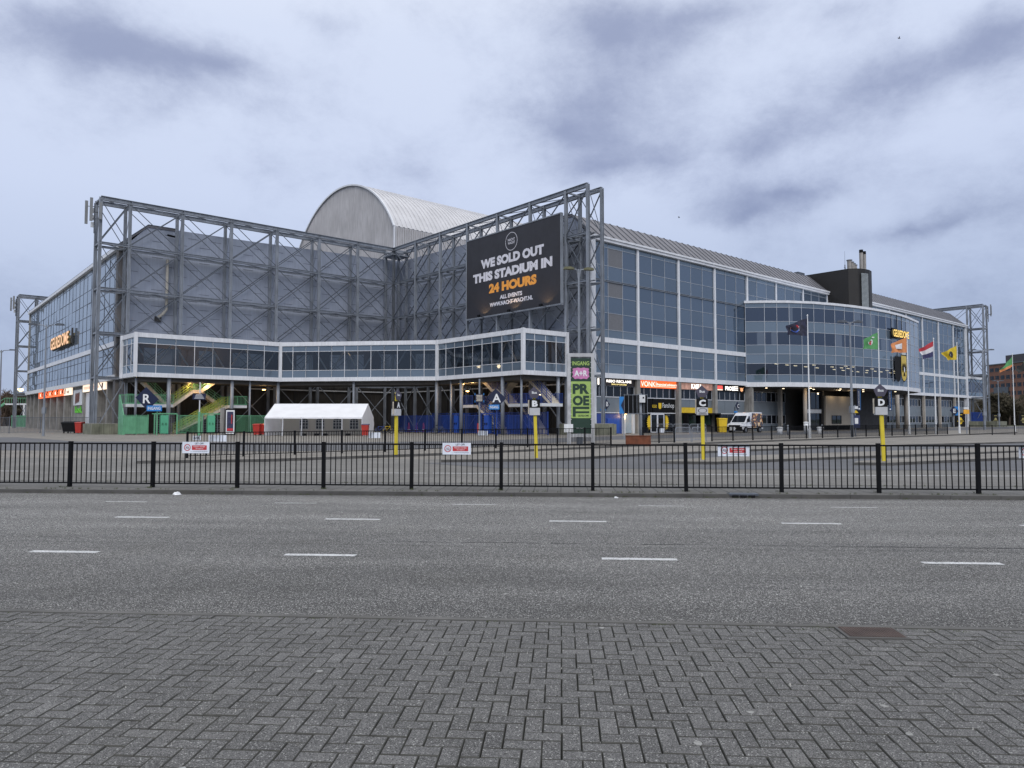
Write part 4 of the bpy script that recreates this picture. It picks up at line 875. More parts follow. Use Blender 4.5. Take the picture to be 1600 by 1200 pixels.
def landing(t, P, s0, s1, w0, w1, z, m1, m2, infill=True, open_=()):
    p, q = P(s0, w0, z), P(s1, w1, z); MB(W).bb(p[0], q[0], p[1], q[1], z - .32, z).build('landing', m1, t); m = MB(W)
    for w in (w0, w1):
        for h in (1.05, .1): m.beam(P(s0, w, z + h), P(s1, w, z + h), .06)
        n = max(2, int(abs(s1 - s0) / .16)); 
        for k in range(n + 1): s_ = s0 + (s1 - s0) * k / n; m.beam(P(s_, w, z + .1), P(s_, w, z + 1.05), .025 if k % 6 else .06)
    m.build('handrail', m2, t)
t = thing('staircase', 'green railed staircase with cream flights under the left end of the glazed footbridge', 'staircase', W(-31, 4.5, 0), TH)
flight(t, PA, -31.0, 0, -25.0, 3.3, 2.9, 4.1, creamc, greeny); landing(t, PA, -25.0, -22.9, 1.4, 4.6, 3.3, offw, green)
landing(t, PA, -36.0, -31.2, 1.6, 4.6, 3.3, offw, green); flight(t, PA, -31.2, 3.3, -29.0, 5.0, 3.2, 4.5, creamc, greeny); landing(t, PA, -29.0, -28.2, 3.2, 4.5, 5.0, creamc, green); flight(t, PA, -28.2, 5.0, -26.2, 6.4, 3.2, 4.5, creamc, green)
flight(t, PA, -25.2, 3.3, -29.4, .6, 1.5, 2.8, creamc, greeny); flight(t, PA, -31.2, 3.3, -34, 6.2, 1.5, 2.6, creamc, green, False); flight(t, PA, -25.2, 3.3, -29.4, 6.2, 1.5, 2.6, creamc, green, False)
t = thing('staircase', 'blue railed staircase with cream flights under the right arm of the glazed footbridge', 'staircase', W(-5, 28, 0), TH)
PR = lambda s, w, z: (-w, s, z)
flight(t, PR, 29.8, 0, 25.0, 3.3, 2.9, 4.1, creamc, blue); landing(t, PR, 22.8, 25.0, 1.4, 4.6, 3.3, offw, blue)
landing(t, PR, 31.2, 36.5, 1.6, 4.6, 3.3, offw, blue); flight(t, PR, 31.2, 3.3, 29.2, 5.0, 3.2, 4.5, creamc, blue, False); landing(t, PR, 28.3, 29.2, 3.2, 4.5, 5.0, creamc, blue); flight(t, PR, 28.3, 5.0, 26.2, 6.4, 3.2, 4.5, creamc, blue, False)
flight(t, PR, 25.2, 3.3, 29.4, 6.2, 1.5, 2.6, creamc, blue, False); flight(t, PR, 34, .3, 31.2, 3.3, 1.5, 2.8, creamc, blue, False)
flight(t, PR, 32.4, 6.2, 36.0, 3.3, 1.5, 2.8, creamc, blue, False)
# ------------------------------------------------------------------ gates, turnstiles
def turnstile(name, lab, P, s, w, col, flipx=1):
    """box cabinet beside a rotor cage; P maps (along, across, z)"""
    p = P(s, w, 0); t = thing(name, lab, 'turnstile', W(p[0], p[1], 0), TH)
    m = MB(W)
    for s_ in (s - 1.15, s + 1.15): m.beam(P(s_, w, 0), P(s_, w, 2.25), .12)
    m.beam(P(s - 1.15, w, 2.25), P(s + 1.15, w, 2.25), .14); m.beam(P(s - 1.15, w - 1, 2.25), P(s + 1.15, w - 1, 2.25), .1); m.build('frame', col, t)
    q0, q1 = P(s + flipx * .25, w + .1, .1), P(s + flipx * -.55, w - .4, 2.1); m = MB(W).bb(q0[0], q1[0], q0[1], q1[1], .08, 2.1); c_ = m.build('cabinet', mat('turnstile green', (.10, .42, .25), .45, 0, .08, 2) if col is green else mat('turnstile blue', (.015, .07, .36), .45, 0, .08, 2), t)
    m = MB(W); 
    for k in (0, 1): q = P(s - flipx * (.02 + .34 * k) + .0, w + .12, 1.1); m.box((q[0], q[1], 1.15), (.12, .12, .22))
    m.build('card_reader', mat('reader dark green', (.05, .2, .12), .4) if col is green else navy, c_)
    for side in ((.7,), (-.85,)):
        m = MB(W); sx_ = s + side[0]; m.tube(P(sx_, w - .45, .1), P(sx_, w - .45, 2.2), .05)
        for k in range(10):
            z = .3 + k * .19
            for a_ in (20, 140, 260): m.tube(P(sx_, w - .45, z), P(sx_ + .38 * math.cos(R(a_)), w - .45 + .38 * math.sin(R(a_)), z), .02, n=5)
        m.build('rotor', steel, t)
turnstile('turnstile', 'green full height turnstile left of the stairs, under the diamond sign', PA, -32.2, 5.6, green)
turnstile('turnstile', 'green full height turnstile right of the stairs, next to the poster pillar', PA, -27.2, 5.6, green)
turnstile('turnstile', 'blue full height turnstile left, nearest the traffic cones', PR, 23.3, 5.6, blue)
turnstile('turnstile', 'blue full height turnstile right, below the diamond entrance sign', PR, 28.9, 5.6, blue)
metal_fence('gate_fence', 'solid green sheet metal fence beside the mossy plinth', 'fence', W(-36.3, 5.6), W(-34.0, 5.6), 2.1, green, 1.15, 0, .03, True)
metal_fence('gate_fence', 'green bar fence in front of the stairs, between the two turnstiles', 'fence', W(-31.0, 5.6), W(-28.4, 5.6), 2.1, green, 2.6, 18, .035)
metal_fence('gate_fence', 'green bar fence running from the poster pillar to the white tent', 'fence', W(-24.6, 5.6), W(-21.0, 5.6), 2.1, green, 1.8, 12, .035)
metal_fence('gate_fence', 'blue bar fence closing the cage with traffic cones', 'fence', W(-6.2, 11.0), W(-5.7, 22.0), 2.1, blue, 2.1, 14, .03)
metal_fence('gate_fence', 'blue bar fence between the two blue turnstiles', 'fence', W(-5.6, 24.9), W(-5.6, 27.4), 2.1, blue, 1.7, 12, .03)
metal_fence('gate_fence', 'blue bar fence from the right turnstile to the tall green poster tower', 'fence', W(-5.6, 30.4), W(-5.6, 36.4), 2.1, blue, 2.1, 14, .03)
metal_fence('gate_fence', 'dark blue bar fence deep under the right arm of the footbridge', 'fence', W(-3.3, 15), W(-3.3, 36), 2.4, blue, 3, 16, .035)
MB(W).add([], []) 
t = thing('gate_wing', 'tall sloping green sheet fence against the column by the mossy plinth', 'fence', W(-36.5, 5), TH)
MB(W).extr([(3.4, 0), (5.6, 0), (5.6, 2.1), (3.8, 4.3), (3.4, 4.3)], lambda b, z: (-36.35, b, z), lambda b, z: (-36.43, b, z)).build('sheet', green, t)
# lit lamps beneath the walkway
def soffit_lamp(lab, a, b, z, e=45, lgt=True):
    o = MB(W).lathe((a, b, z - .1), [(.1, 0), (.2, .06), (.2, .1)], 12).build('downlight', lampwarm); tag(o, lab, 'lamp', 'warm lamps under the footbridge')
    if lgt: lamp('POINT', 'lamp_glow', W(a, b, z - .35), e, (1, .6, .25), .1)
soffit_lamp('warm lamp under the left corner of the footbridge, above the diamond sign', -34.9, 5.0, 6.15, 30)
soffit_lamp('warm lamp over the upper green stair landing, left one', -29.6, 4.9, 5.95, 90)
soffit_lamp('warm lamp over the upper green stair landing, right one', -27.6, 4.9, 5.9, 90)
soffit_lamp('warm lamp below the upper green stair landing', -28.6, 4.0, 4.5, 50)
soffit_lamp('warm lamp over the blue stairs, left one near the slim post', -5.4, 24.0, 5.7, 90)
soffit_lamp('warm lamp over the blue stairs, beside the cream flight', -5.4, 25.9, 6.0, 90)
soffit_lamp('warm lamp left of the blue stairs, hanging lower', -3.6, 22.6, 5.0, 50)
soffit_lamp('warm lamp left of the white walkway post behind the tent', -20.6, 3.9, 5.3, 70)
soffit_lamp('bright lamp over the pale door beside the blue door', 8.5, 36.5, 2.3, 25)
o = MB(W).bb(-3.2, -1.6, 33.6, 33.75, 4.25, 4.4).build('strip_light', lampwhite); tag(o, 'bright strip light behind the blue landing under the footbridge', 'lamp')
lamp('POINT', 'lamp_glow', W(-2.4, 33.9, 4.0), 25, (1, .75, .5), .2)
for a_, b_, e_ in ((-30.5, 3.2, 130), (-26, 3.2, 90), (-12.5, 11, 30), (-3.2, 33.8, 50)): lamp('POINT', 'walkway_fill', W(a_, b_, 9.8), e_, (1, .62, .34), .3)  # added fill lights without fittings, warming the walkway interior
# ------------------------------------------------------------------ name signs and shop signs on the building (stadium frame)
def sthing(name, lab, cat, a, b, z=0, group=None): return thing(name, lab, cat, W(a, b, z), TH, group)
goldlit = emis('lit gold letters', (1., .68, .18), .75); goldside = mat('letter side', (.20, .15, .05), .5)
warmlit = emis('lit warm letters', (1., .60, .34), .62); warmsign = emis('lit warm white sign', (1., .80, .62), 1.05); orlit = emis('lit orange sign', (1., .16, .03), .95)
whitelit = emis('lit white letters', (1., .93, .84), 1.9); yl = emis('lit yellow letters', (1., .8, .3), 1.4)
t = sthing('name_sign', 'glowing gold GELREDOME letters on the curved entrance glass above the crest', 'sign', 62.5, 46, 12)
ea, eb = (61.3, 45.75), (66.6, 45.6); xd = (ea[0] - eb[0]) * -1, (eb[1] - ea[1]), 0
MB(W).bb(59.4, 60.6, 45.62, 45.75, 13.9, 15.5).bb(60.6, 65.6, 45.62, 45.7, 14.1, 14.3).build('backing', black, t)
MB(W).text('GELREDOME', (62.1, 45.9, 14.7), (1, 0, 0), 1.15, 5.9, .03, .22).build('letters', goldside, t)
MB(W).text('GELREDOME', (62.1, 46.03, 14.7), (1, 0, 0), 1.1, 5.85, .02).build('letter_faces', goldlit, t, camface=True)
MB(W).tube((61.0, 45.8, 15.0), (61.0, 45.8, 17.6), .05).tube((62.8, 45.8, 15.0), (62.8, 45.8, 17.6), .05).build('bracket', black, t)
t = sthing('name_sign', 'glowing GELREDOME letters high on the left glass facade', 'sign', -35.6, -38, 12.5)
m = MB(W).text('GELREDOME', (-35.85, -37.2, 13.5), (0, 1, 0), 1.9, 15.2, .03, .2); m.build('letters', [goldside], t); MB(W).text('GELREDOME', (-35.98, -37.2, 13.5), (0, 1, 0), 1.85, 15.1, .02).build('letter_faces', warmlit, t, camface=True)
MB(W).bb(-35.65, -35.5, -45, -29.4, 12.5, 12.65).bb(-35.65, -35.5, -29.6, -28.9, 12.6, 14.8).build('rail', dark, t)
# yellow and black crest with a white crown band
t = sthing('crest', 'tall black and yellow eagle shield under the gold name letters', 'emblem', 66.0, 45.5, 7)
def shield(w, h): return [(-w, h), (w, h)] + [(w * math.cos(x), -h * .35 - h * .65 * math.sin(x)) for x in [math.pi * k / 12 for k in range(13)]]
sc_ = (65.2, 45.85, 9.4)
MB(W).flat((61.3, 45.7, 9.3), (1, 0, 0), shield(1.15, 1.95)).build('back_shield', blackm, t, camface=True)
MB(W).flat((63.5, 45.72, 9.5), (1, 0, 0), shield(1.1, 2.1)).build('border', blackm, t, camface=True)
MB(W).flat((63.5, 45.76, 9.5), (1, 0, 0), shield(.98, 1.95)).build('field', mat('gold enamel', (.55, .40, .05), .4), t, camface=True)
m = MB(W); c_ = (63.5, 45.80, 9.35)
for sgn in (-1, 1):
    for k in range(5): a_ = R(-35 + k * 26); m.flat(c_, (1, 0, 0), [(sgn * .12, .12), (sgn * (.25 + .6 * math.cos(a_)), .15 + .95 * math.sin(a_) + .1), (sgn * (.2 + .5 * math.cos(a_ - .25)), .1 + .8 * math.sin(a_ - .25))])
m.flat(c_, (1, 0, 0), [(-.16, .7), (0, 1.0), (.18, .72), (.14, -.6), (.4, -1.1), (0, -.95), (-.4, -1.1), (-.14, -.6)]); m.build('eagle', blackm, t, camface=True)
MB(W).flat((63.5, 45.82, 9.3), (1, 0, 0), [(-.1, .5), (.14, .3), (.22, -.2), (0, -.5), (-.2, -.1)]).build('lion', white, t, camface=True)
MB(W).flat((63.5, 45.76, 11.85), (1, 0, 0), [(-.7, -.25), (.7, -.25), (.8, .45), (.35, .1), (0, .5), (-.35, .1), (-.8, .45)]).build('crown', mat('crown white', (.5, .52, .5), .5), t, camface=True)
def board(name, lab, a0, a1, z0, z1, m_face, b=36.25, cat='sign'):
    t = sthing(name, lab, cat, (a0 + a1) / 2, b, z0); MB(W).bb(a0, a1, b - .2, b, z0, z1).build('board', m_face, t); return t
t = board('shop_sign', 'dark illuminated shop sign reading REBO RECLAME above the blue doors', 3.4, 10.5, 5.45, 6.25, mat('dark sign board', (.02, .014, .012), .4))
MB(W).text('REBO RECLAME', (7.7, 36.25, 5.95), (1, 0, 0), .3, 4.3, .02, off=.01).bb(4.1, 4.3, 36.25, 36.3, 5.5, 6.2).build('lettering', whitelit, t, camface=True)
MB(W).text('SIGN OF SUCCESS', (7.7, 36.25, 5.6), (1, 0, 0), .16, 2.6, .01, off=.01).build('lettering', yl, t, camface=True)
t = board('shop_sign', 'orange illuminated shop sign reading VONK in white serif letters', 11.2, 18.4, 5.4, 6.25, orlit)
MB(W).text('VONK', (12.95, 36.25, 5.83), (1, 0, 0), .62, 2.7, .0, off=.01).bb(14.4, 14.45, 36.25, 36.27, 5.5, 6.15).text('financieel adviseurs', (16.5, 36.25, 5.85), (1, 0, 0), .3, 3.9, .012, off=.01).bb(14.6, 18.4, 36.25, 36.26, 5.56, 5.6).build('lettering', emis('lit white text', (1, .9, .8), 1.3), t, camface=True)
kassa = mat('brown pink printed board', (.36, .20, .15), .5, var=.9, vs=1.3, emit=(.5, .28, .22), es=.35)
t = board('shop_sign', 'brownish pink illuminated sign reading KASSA over the ticket canopy', 19.0, 26.2, 5.4, 6.2, kassa)
MB(W).text('KASSA', (22.7, 36.25, 5.82), (1, 0, 0), .62, 2.3, .03, off=.01).build('lettering', whitelit, t, camface=True)
t = board('shop_sign', 'black illuminated sign reading PROEF with a small red square at its left', 27.0, 34.0, 5.35, 6.15, blackm)
mb = MB(W).text('PROE', (30.1, 36.25, 5.78), (1, 0, 0), .55, 1.9, .03, off=.01)
for z in (5.98, 5.76, 5.54): mb.bb(31.15, 32.2, 36.25, 36.27, z, z + .1)
mb.bb(31.15, 31.3, 36.25, 36.27, 5.5, 6.05).build('lettering', whitelit, t, camface=True)
MB(W).bb(27.3, 28.5, 36.25, 36.28, 5.62, 6.1).build('red_square', emis('lit red square', (1., .12, .10), .8), t); MB(W).bb(27.3, 28.5, 36.25, 36.28, 5.48, 5.6).build('white_strip', warmsign, t)
MB(W).flat((33.1, 36.27, 5.75), (1, 0, 0), [(-.5, .25), (-.3, 0), (-.35, -.2), (0, -.35), (.35, -.2), (.3, 0), (.5, .25), (.2, .12), (0, .2), (-.2, .12)]).build('emblem', emis('lit orange emblem', (1., .45, .2), .8), t, camface=True)
t = board('shop_sign', 'black fanshop sign with a small yellow shield and white lettering', 14.0, 18.3, 2.5, 4.05, MATS['black shop panel'], 36.08)
MB(W).text('Fanshop', (17.0, 36.08, 3.25), (1, 0, 0), .75, 2.3, .0, off=.01).build('lettering', white, t, camface=True)
MB(W).text('esse', (14.3, 36.08, 3.2), (1, 0, 0), .36, .85, .0, off=.01).build('lettering', yel, t, camface=True)
MB(W).flat((15.35, 36.09, 3.25), (1, 0, 0), [(x * .28, y * .28) for x, y in shield(1, 1.3)]).build('crest', yel, t, camface=True)
t = sthing('wing_decal', 'pair of yellow eagle wings either side of the fanshop doors', 'decal', 14.8, 36.2, 0)
for sgn, ac in ((-1, 13.35), (1, 16.25)):
    pts = []
    for k in range(19):
        a_ = R(-80 + k * 9); r_ = 1.0 if k % 2 else .72; pts.append((sgn * (.1 + .6 * r_ * math.cos(a_)), 1.25 + 1.0 * r_ * math.sin(a_)))
    MB(W).flat((ac, 36.2, 0), (1, 0, 0), [(0, .35)] + pts + [(0, 2.2)]).build('wing', yel, t, camface=True)
def diamond(lab, P0, xd, sz, letter, sub=None, skew=True, h=.55, size_l=None):
    t = thing('direction_sign', lab, 'sign', P0, 0)
    m = MB(); m.flat(P0, xd, [(-sz, .1 * sz), (-.1 * sz, sz), (sz, -.05 * sz), (.05 * sz, -sz)] if skew else [(-sz, 0), (0, sz), (sz, 0), (0, -sz)], off=.03); o = m.build('plate', navy, t, camface=True)
    md = o.modifiers.new('thick', 'SOLIDIFY'); md.thickness = .06
    MB().text(letter, P0, xd, h, None if not size_l else size_l, .02, off=.10).build('letter', white, t, camface=True)
    return t
def xyb(a, b, z): return W(a, b, z)
ux = (math.cos(TH), math.sin(TH), 0); vx = (math.sin(TH), -math.cos(TH), 0)
# big R and A diamonds by the turnstiles
def at(px, py, Y):                                    # a photo pixel at a known depth, used for freestanding things
    f, p = 1130., R(2.787); a, b = px - 800, 600 - py; d = (a, f * math.cos(p) - b * math.sin(p), f * math.sin(p) + b * math.cos(p)); k = Y / d[1]
    return (d[0] * k, Y, 1.65 + d[2] * k)
Y_ = 74.5; p0 = at(230, 623, Y_)
t = diamond('large dark blue tilted diamond sign with a white letter R above the green gates', p0, (1, 0, 0), 1.2, 'R', h=.95)
pI = at(241, 638, Y_ - .3); MB().plate(pI, (1, 0, 0), 1.55, .58, .05).build('sub_plate', skyblue, t); MB().text('INGANG', pI, (1, 0, 0), .33, 1.3, .02, off=.02).build('lettering', white, t, camface=True)
MB().tube((pI[0] + .1, Y_ + .15, 0), (pI[0] + .1, Y_ + .15, pI[2] + .3), .07).build('post', green, t)
Y_ = 72.0; p0 = at(776, 622, Y_)
t = diamond('large dark blue tilted diamond sign with a white letter A above the blue gates', p0, (1, 0, 0), .95, 'A', h=.85)
pI = at(772, 636, Y_ - .3); MB().plate(pI, (1, 0, 0), 1.05, .48, .05).build('sub_plate', skyblue, t); MB().text('INGANG', pI, (1, 0, 0), .27, .85, .02, off=.02).build('lettering', white, t, camface=True)
MB().tube((pI[0] + .25, Y_ + .15, 0), (pI[0] + .25, Y_ + .15, pI[2] + .3), .07).build('post', blue, t)
diamond('small navy diamond sign with letter B on the grey panel over the blue door', W(5.6, 36.2, 3.35), ux, .55, 'B', h=.5)
t = sthing('sub_plate', 'tiny sky blue plate under the small B diamond sign', 'sign', 5.1, 36.1, 2.7); MB(W).bb(4.7, 5.6, 36.05, 36.1, 2.62, 2.8).build('plate', skyblue, t)
diamond('small navy diamond sign with letter C on a post beside the white van', W(29.9, 37.6, 3.4), ux, .55, 'C', h=.5)
t = sthing('sign_post', 'slim dark post carrying the small C sign and its sky blue plate', 'post', 29.4, 37.5); MB(W).bb(29.35, 29.45, 37.45, 37.55, 0, 3.3).build('post', steel_dk, t); MB(W).bb(29.0, 29.8, 37.6, 37.66, 2.5, 2.72).build('plate', skyblue, t)
t = diamond('navy diamond sign with letter E next to a blue plate at the far right', at(1491, 642, 138), (1, 0, 0), .85, 'E', h=.8); MB().plate(at(1495, 642, 138.3), (1, 0, 0), 1.2, 1.7, .05).build('sub_plate', skyblue, t)
MB().tube((at(1492, 640, 138)[0], 138.5, 0), (at(1492, 640, 138)[0], 138.5, 3), .1).build('post', steel, t)
# banners under the entrance
for (a, b, lab, w) in ((49.2, 44.75, 'tall narrow navy banner left of the yellow D bus post', 'ENTERTAINMENT'), (58.0, 45.5, 'tall narrow navy banner right of the yellow D bus post', 'BUSINESSCLUB')):
    t = sthing('banner', lab, 'banner', a, b, 1.9); MB(W).bb(a, a + 1.05, b, b + .06, 2.9, 5.95).build('cloth', navy, t)
    MB(W).bb(a + .92, a + .99, b + .06, b + .07, 3.0, 5.9).build('stripe', skyblue, t)
    MB(W).text(w, (a + .46, b + .08, 4.6), (0, 0, -1), .34, 2.1, .01, up=(1, 0, 0), off=-.02).build('lettering', white, t, camface=True); MB(W).bb(a + .25, a + .7, b + .06, b + .075, 3.05, 3.25).build('mark', white, t)
# left ground floor signs
t = sthing('sign_band', 'row of glowing orange panels along the foot of the left facade', 'sign', -35.3, -50, 5.1)
bs = [-59.2, -54.4, -49.6, -44.8, -40.0, -35.4]
for i in range(5):
    MB(W).bb(-35.45, -35.25, bs[i] + .05, bs[i + 1] - .05, 5.2, 6.3).build('lit_panel', orlit, t); MB(W).text('i' if i % 2 else 'E', (-35.47, (bs[i] + bs[i + 1]) / 2, 5.75), (0, 1, 0), .45, .7, .0).build('lettering', whitelit, t, camface=True)
    MB(W).beam((-35.5, bs[i + 1] - .8, 5.75), (-35.5, bs[i + 1] + .2, 6.25), .1).beam((-35.5, bs[i + 1] - .8, 5.75), (-35.5, bs[i + 1] - .1, 5.5), .1).build('bracket', black, t)
t = sthing('shop_sign', 'short glowing cream sign between the orange panels and the white poster', 'sign', -35.3, -32.4, 5.1); MB(W).bb(-35.45, -35.25, -35.2, -29.6, 5.2, 6.3).build('board', warmsign, t); MB(W).text('wok', (-35.47, -31.9, 5.7), (0, 1, 0), .6, 2.2, .02).flat((-35.47, -34.2, 5.75), (0, 1, 0), [(-.5, -.4), (.3, -.45), (.5, .4), (-.3, .45)]).build('lettering', rust, t, camface=True)
t = sthing('shop_sign', 'long glowing cream sign partly behind the left steel tower', 'sign', -35.3, -14.5, 5.3); MB(W).bb(-35.45, -35.25, -21.4, -8.2, 5.3, 6.3).build('board', warmsign, t)
MB(W).text('restaurant', (-35.47, -18.6, 5.8), (0, 1, 0), .42, 4.2, .01).text('bar & bites', (-35.47, -13.0, 5.8), (0, 1, 0), .42, 3.2, .01).build('lettering', mat('faded orange ink', (.75, .40, .22), .6), t, camface=True)
MB(W).flat((-35.47, -9.6, 5.8), (0, 1, 0), [(-.4, -.3), (-.3, .3), (.2, .35), (.5, .2), (.3, -.35)]).build('picture', rust, t, camface=True)
t = sthing('poster', 'square white poster with a brown drawing on the grey wall of the left facade', 'poster', -35.3, -25.6, 3.4); MB(W).bb(-35.3, -35.15, -28.6, -22.7, 3.6, 5.75).build('board', offw, t)
m = MB(W)
for k in range(6): m.flat((-35.33, -27.0 + k * .5, 4.6), (0, 1, 0), [(-.25, -.9 + .1 * k), (.05, -.7), (.3, .3 + .1 * k), (.0, .8), (-.2, .4)])
m.build('picture', mat('brown ink', (.16, .05, .03), .6), t, camface=True)
t = sthing('shop_letters', 'bright green softly glowing shop lettering below the white poster', 'sign', -35.3, -25.3, 2.4); MB(W).text('kiosk', (-35.2, -25.4, 3.0), (0, 1, 0), .95, 4.6, .0, .1).build('letters', mat('lime letters', (.10, .42, .03), .5, emit=(.1, .5, .03), es=.15), t)  # weak green emission brightens the lettering
# ------------------------------------------------------------------ street furniture
def sb(t): return frame_of(t)
def boxed(t, fr, name, x0, x1, y0, y1, z0, z1, m): return MB(fr).bb(x0, x1, y0, y1, z0, z1).build(name, m, t)
# green poster tower
t = thing('poster_tower', 'tall white framed double poster tower with dark green banner reading INGANG A+R PROEF', 'poster tower', (4.25, 44.8, 0), R(0)); fr = sb(t)
m = MB(fr)
for x in (-.73, .73): m.bb(x - .1, x + .1, -.28, .28, 0, 5.72)
m.bb(-.63, .63, -.28, .28, 5.5, 5.72).bb(-.63, .63, -.26, .26, .55, .75); m.build('frame', dirtyw, t)
dkg = mat('dark green banner', (.008, .035, .022), .55); lg = mat('light green banner', (.31, .45, .12), .55); pink = mat('pink banner', (.55, .20, .42), .55)
b_ = MB(fr).bb(-.62, .62, -.22, .22, .78, 5.42).build('banner', dkg, t)
f_ = -.225
MB(fr).bb(-.61, .61, f_ - .004, f_, 1.72, 3.98).build('light_panel', lg, b_)
MB(fr).text('INGANG', (0, f_ - .012, 5.1), (1, 0, 0), .26, 1.05, .03).build('lettering', lg, b_, camface=True)
pk = []
for k in range(48):
    a_ = 2 * math.pi * k / 48; x, z = .5 * max(-1, min(1, 1.25 * math.cos(a_))), .34 * max(-1, min(1, 1.25 * math.sin(a_))); r_ = 1 + .06 * math.sin(11 * a_); pk.append((x * r_, z * r_))
MB(fr).flat((0, f_ - .006, 4.48), (1, 0, 0), pk).build('pink_badge', pink, b_, camface=True); MB(fr).text('A+R', (0, f_ - .012, 4.48), (1, 0, 0), .36, .82, .035).build('lettering', white, b_, camface=True)
m = MB(fr).text('PR', (0, f_ - .012, 3.52), (1, 0, 0), .62, 1.02, .05).text('OE', (0, f_ - .012, 2.8), (1, 0, 0), .62, 1.02, .05)
m.bb(-.51, -.33, f_ - .013, f_ - .01, 1.8, 2.4).bb(-.51, .51, f_ - .014, f_ - .01, 2.28, 2.42).bb(-.33, .51, f_ - .014, f_ - .01, 2.02, 2.14).text('GELREDOME', (.14, f_ - .012, 1.87), (1, 0, 0), .11, .68, .02); m.build('lettering', dkg, b_, camface=True)
MB(fr).text('scan voor info', (0, f_ - .012, 1.1), (1, 0, 0), .07, .6, .01).build('lettering', white, b_, camface=True)
m = MB(fr)
for k in range(14):
    for x in (-.62, .62): m.box((x, f_ - .01, 1 + k * .32), (.05, .03, .05))
m.build('fixing_straps', offw, t); MB(fr).bb(-1.05, -.5, -.34, -.3, .85, 1.35).build('notice_plate', white, t)
MB(fr).bb(-.25, .1, -.2, .2, 0, .56).build('foot_box', steel_dk, t)
# bus stop posts A B C D
def bus_post(letter, lab, x, y, tilt, ang, z0=.11, hgt=3.15):
    t = thing('bus_stop_post', lab, 'bus stop post', (x, y, z0), ang, 'yellow bus stop posts'); fr = sb(t)
    T = lambda z: tilt * z
    MB(fr).beam((0, 0, 0), (T(2.3), 0, 2.3), .125, .1, up=(0, 1, 0)).beam((T(2.8), 0, 2.25), (T(3), 0, 2.7), .12, .08, up=(0, 1, 0)).build('post', yellow, t)
    c = T(2.3); bx_ = MB(fr).bb(c - .205, c + .205, -.11, .11, 1.70, 1.99).build('timetable_box', dirtyw, t)
    MB(fr).bb(c - .205, c + .205, -.11, .11, 1.99, 2.33).build('letter_box', blackm, t); MB(fr).text(letter, (c, -.115, 2.16), (1, 0, 0), .25, .23 if letter != 'C' else .25, .055).build('lettering', white, t, camface=True)
    MB(fr).bb(c - .26, c - .215, -.02, .02, 1.75, 2.3).build('side_plate', creamc, t)
    pts = [(-.24, .04), (-.02, .26), (.24, .02), (.12, -.2), (-.14, -.2)]
    pl_ = MB(fr).flat((T(2.9), -.10, 2.58), (1, 0, 0), pts); o = pl_.build('arrow_plate', mat('slate purple plate', (.060, .055, .085), .5), t, camface=True); md = o.modifiers.new('th', 'SOLIDIFY'); md.thickness = .03; md.offset = 0
    MB(fr).text('Bus', (T(2.9), -.12, 2.6), (1, 0, 0), .1, .2, .03).build('lettering', white, o, camface=True)
    if letter == 'C':
        MB(fr).disc((c, -.114, 1.87), (1, 0, 0), .17, 20, r0=.145, ry=.09).bb(c - .15, c + .15, -.117, -.114, 1.73, 1.755).build('graffiti', blackm, bx_, camface=True)
    return t
bus_post('A', 'yellow bus stop post with letter A, turned sideways, right of the white tent', -5.05, 31.6, .0, R(64))
bus_post('B', 'yellow bus stop post with a letter B plate left of the green poster tower', .97, 28.9, -.03, R(4))
bus_post('C', 'yellow bus stop post with letter C plate and scribbled box, left of the van', 7.3, 27.7, -.01, R(-6))
bus_post('D', 'yellow bus stop post with a letter D plate in front of the stadium entrance', 13.65, 26.65, -.03, R(-10))
# warning signs tied to the near railing
def warn(lab, s, d, z, wd=.64, tl=0.):
    p = S(s, d, z); t = thing('warning_sign', lab, 'sign', p, SA, 'warning signs on the near railing'); t.rotation_euler = (0, 0, SA); fr = sb(t)
    r = lambda x, z_: (x, -.006, z_ + x * tl)
    MB(fr).bb(-wd / 2, wd / 2, -.004, .004, -.13, .13).build('plate', mat('sign white', (.72, .77, .86), .4), t)
    MB(fr).disc((-.2, -.006, 0), (1, 0, 0), .078, 28, r0=.062).beam((-.2 - .05, -.007, .05), (-.2 + .05, -.007, -.05), .014, .002).build('ban_ring', redsign, t, camface=True)
    m = MB(fr)
    for x in (-.226, -.172): m.disc((x, -.0055, -.018), (1, 0, 0), .022, 14, r0=.017)
    m.beam((-.226, -.0058, -.018), (-.205, -.0058, .02), .004).beam((-.205, -.0058, .02), (-.18, -.0058, .02), .004).beam((-.172, -.0058, -.018), (-.182, -.0058, .032), .004); m.build('bicycle_symbol', blackm, t, camface=True)
    m = MB(fr).text('LET OP!', (.08, -.006, .092), (1, 0, 0), .042, .2, .02).bb(-.06, .28, -.0055, -.005, -.084, -.08); m.build('lettering', navy, t, camface=True)
    MB(fr).bb(-.09, .26, -.0065, -.0045, -.055, .05).build('red_box', redsign, t)
    MB(fr).text('Fietsen worden', (.085, -.0075, .022), (1, 0, 0), .034, .27, .01).text('verwijderd', (.085, -.0075, -.027), (1, 0, 0), .034, .18, .01).build('lettering', white, t, camface=True)
    MB(fr).text('gemeente - parkeer in de daarvoor bestemde rekken', (.08, -.006, -.095), (1, 0, 0), .014, .4, .0).build('lettering', navy, t, camface=True)
    return t
warn('white warning sign on the railing below the green turnstiles', -8.37, d0 - .03, 1.0)
warn('white warning sign on the railing below the yellow A bus post and blue gates', -2.33, d0 - .03, .99)
warn('white warning sign on the railing below the white van', 3.76, d0 - .07, .975, .68)
warn('white warning sign on the railing cut off by the right edge', 10.0, d0 - .12, .955)
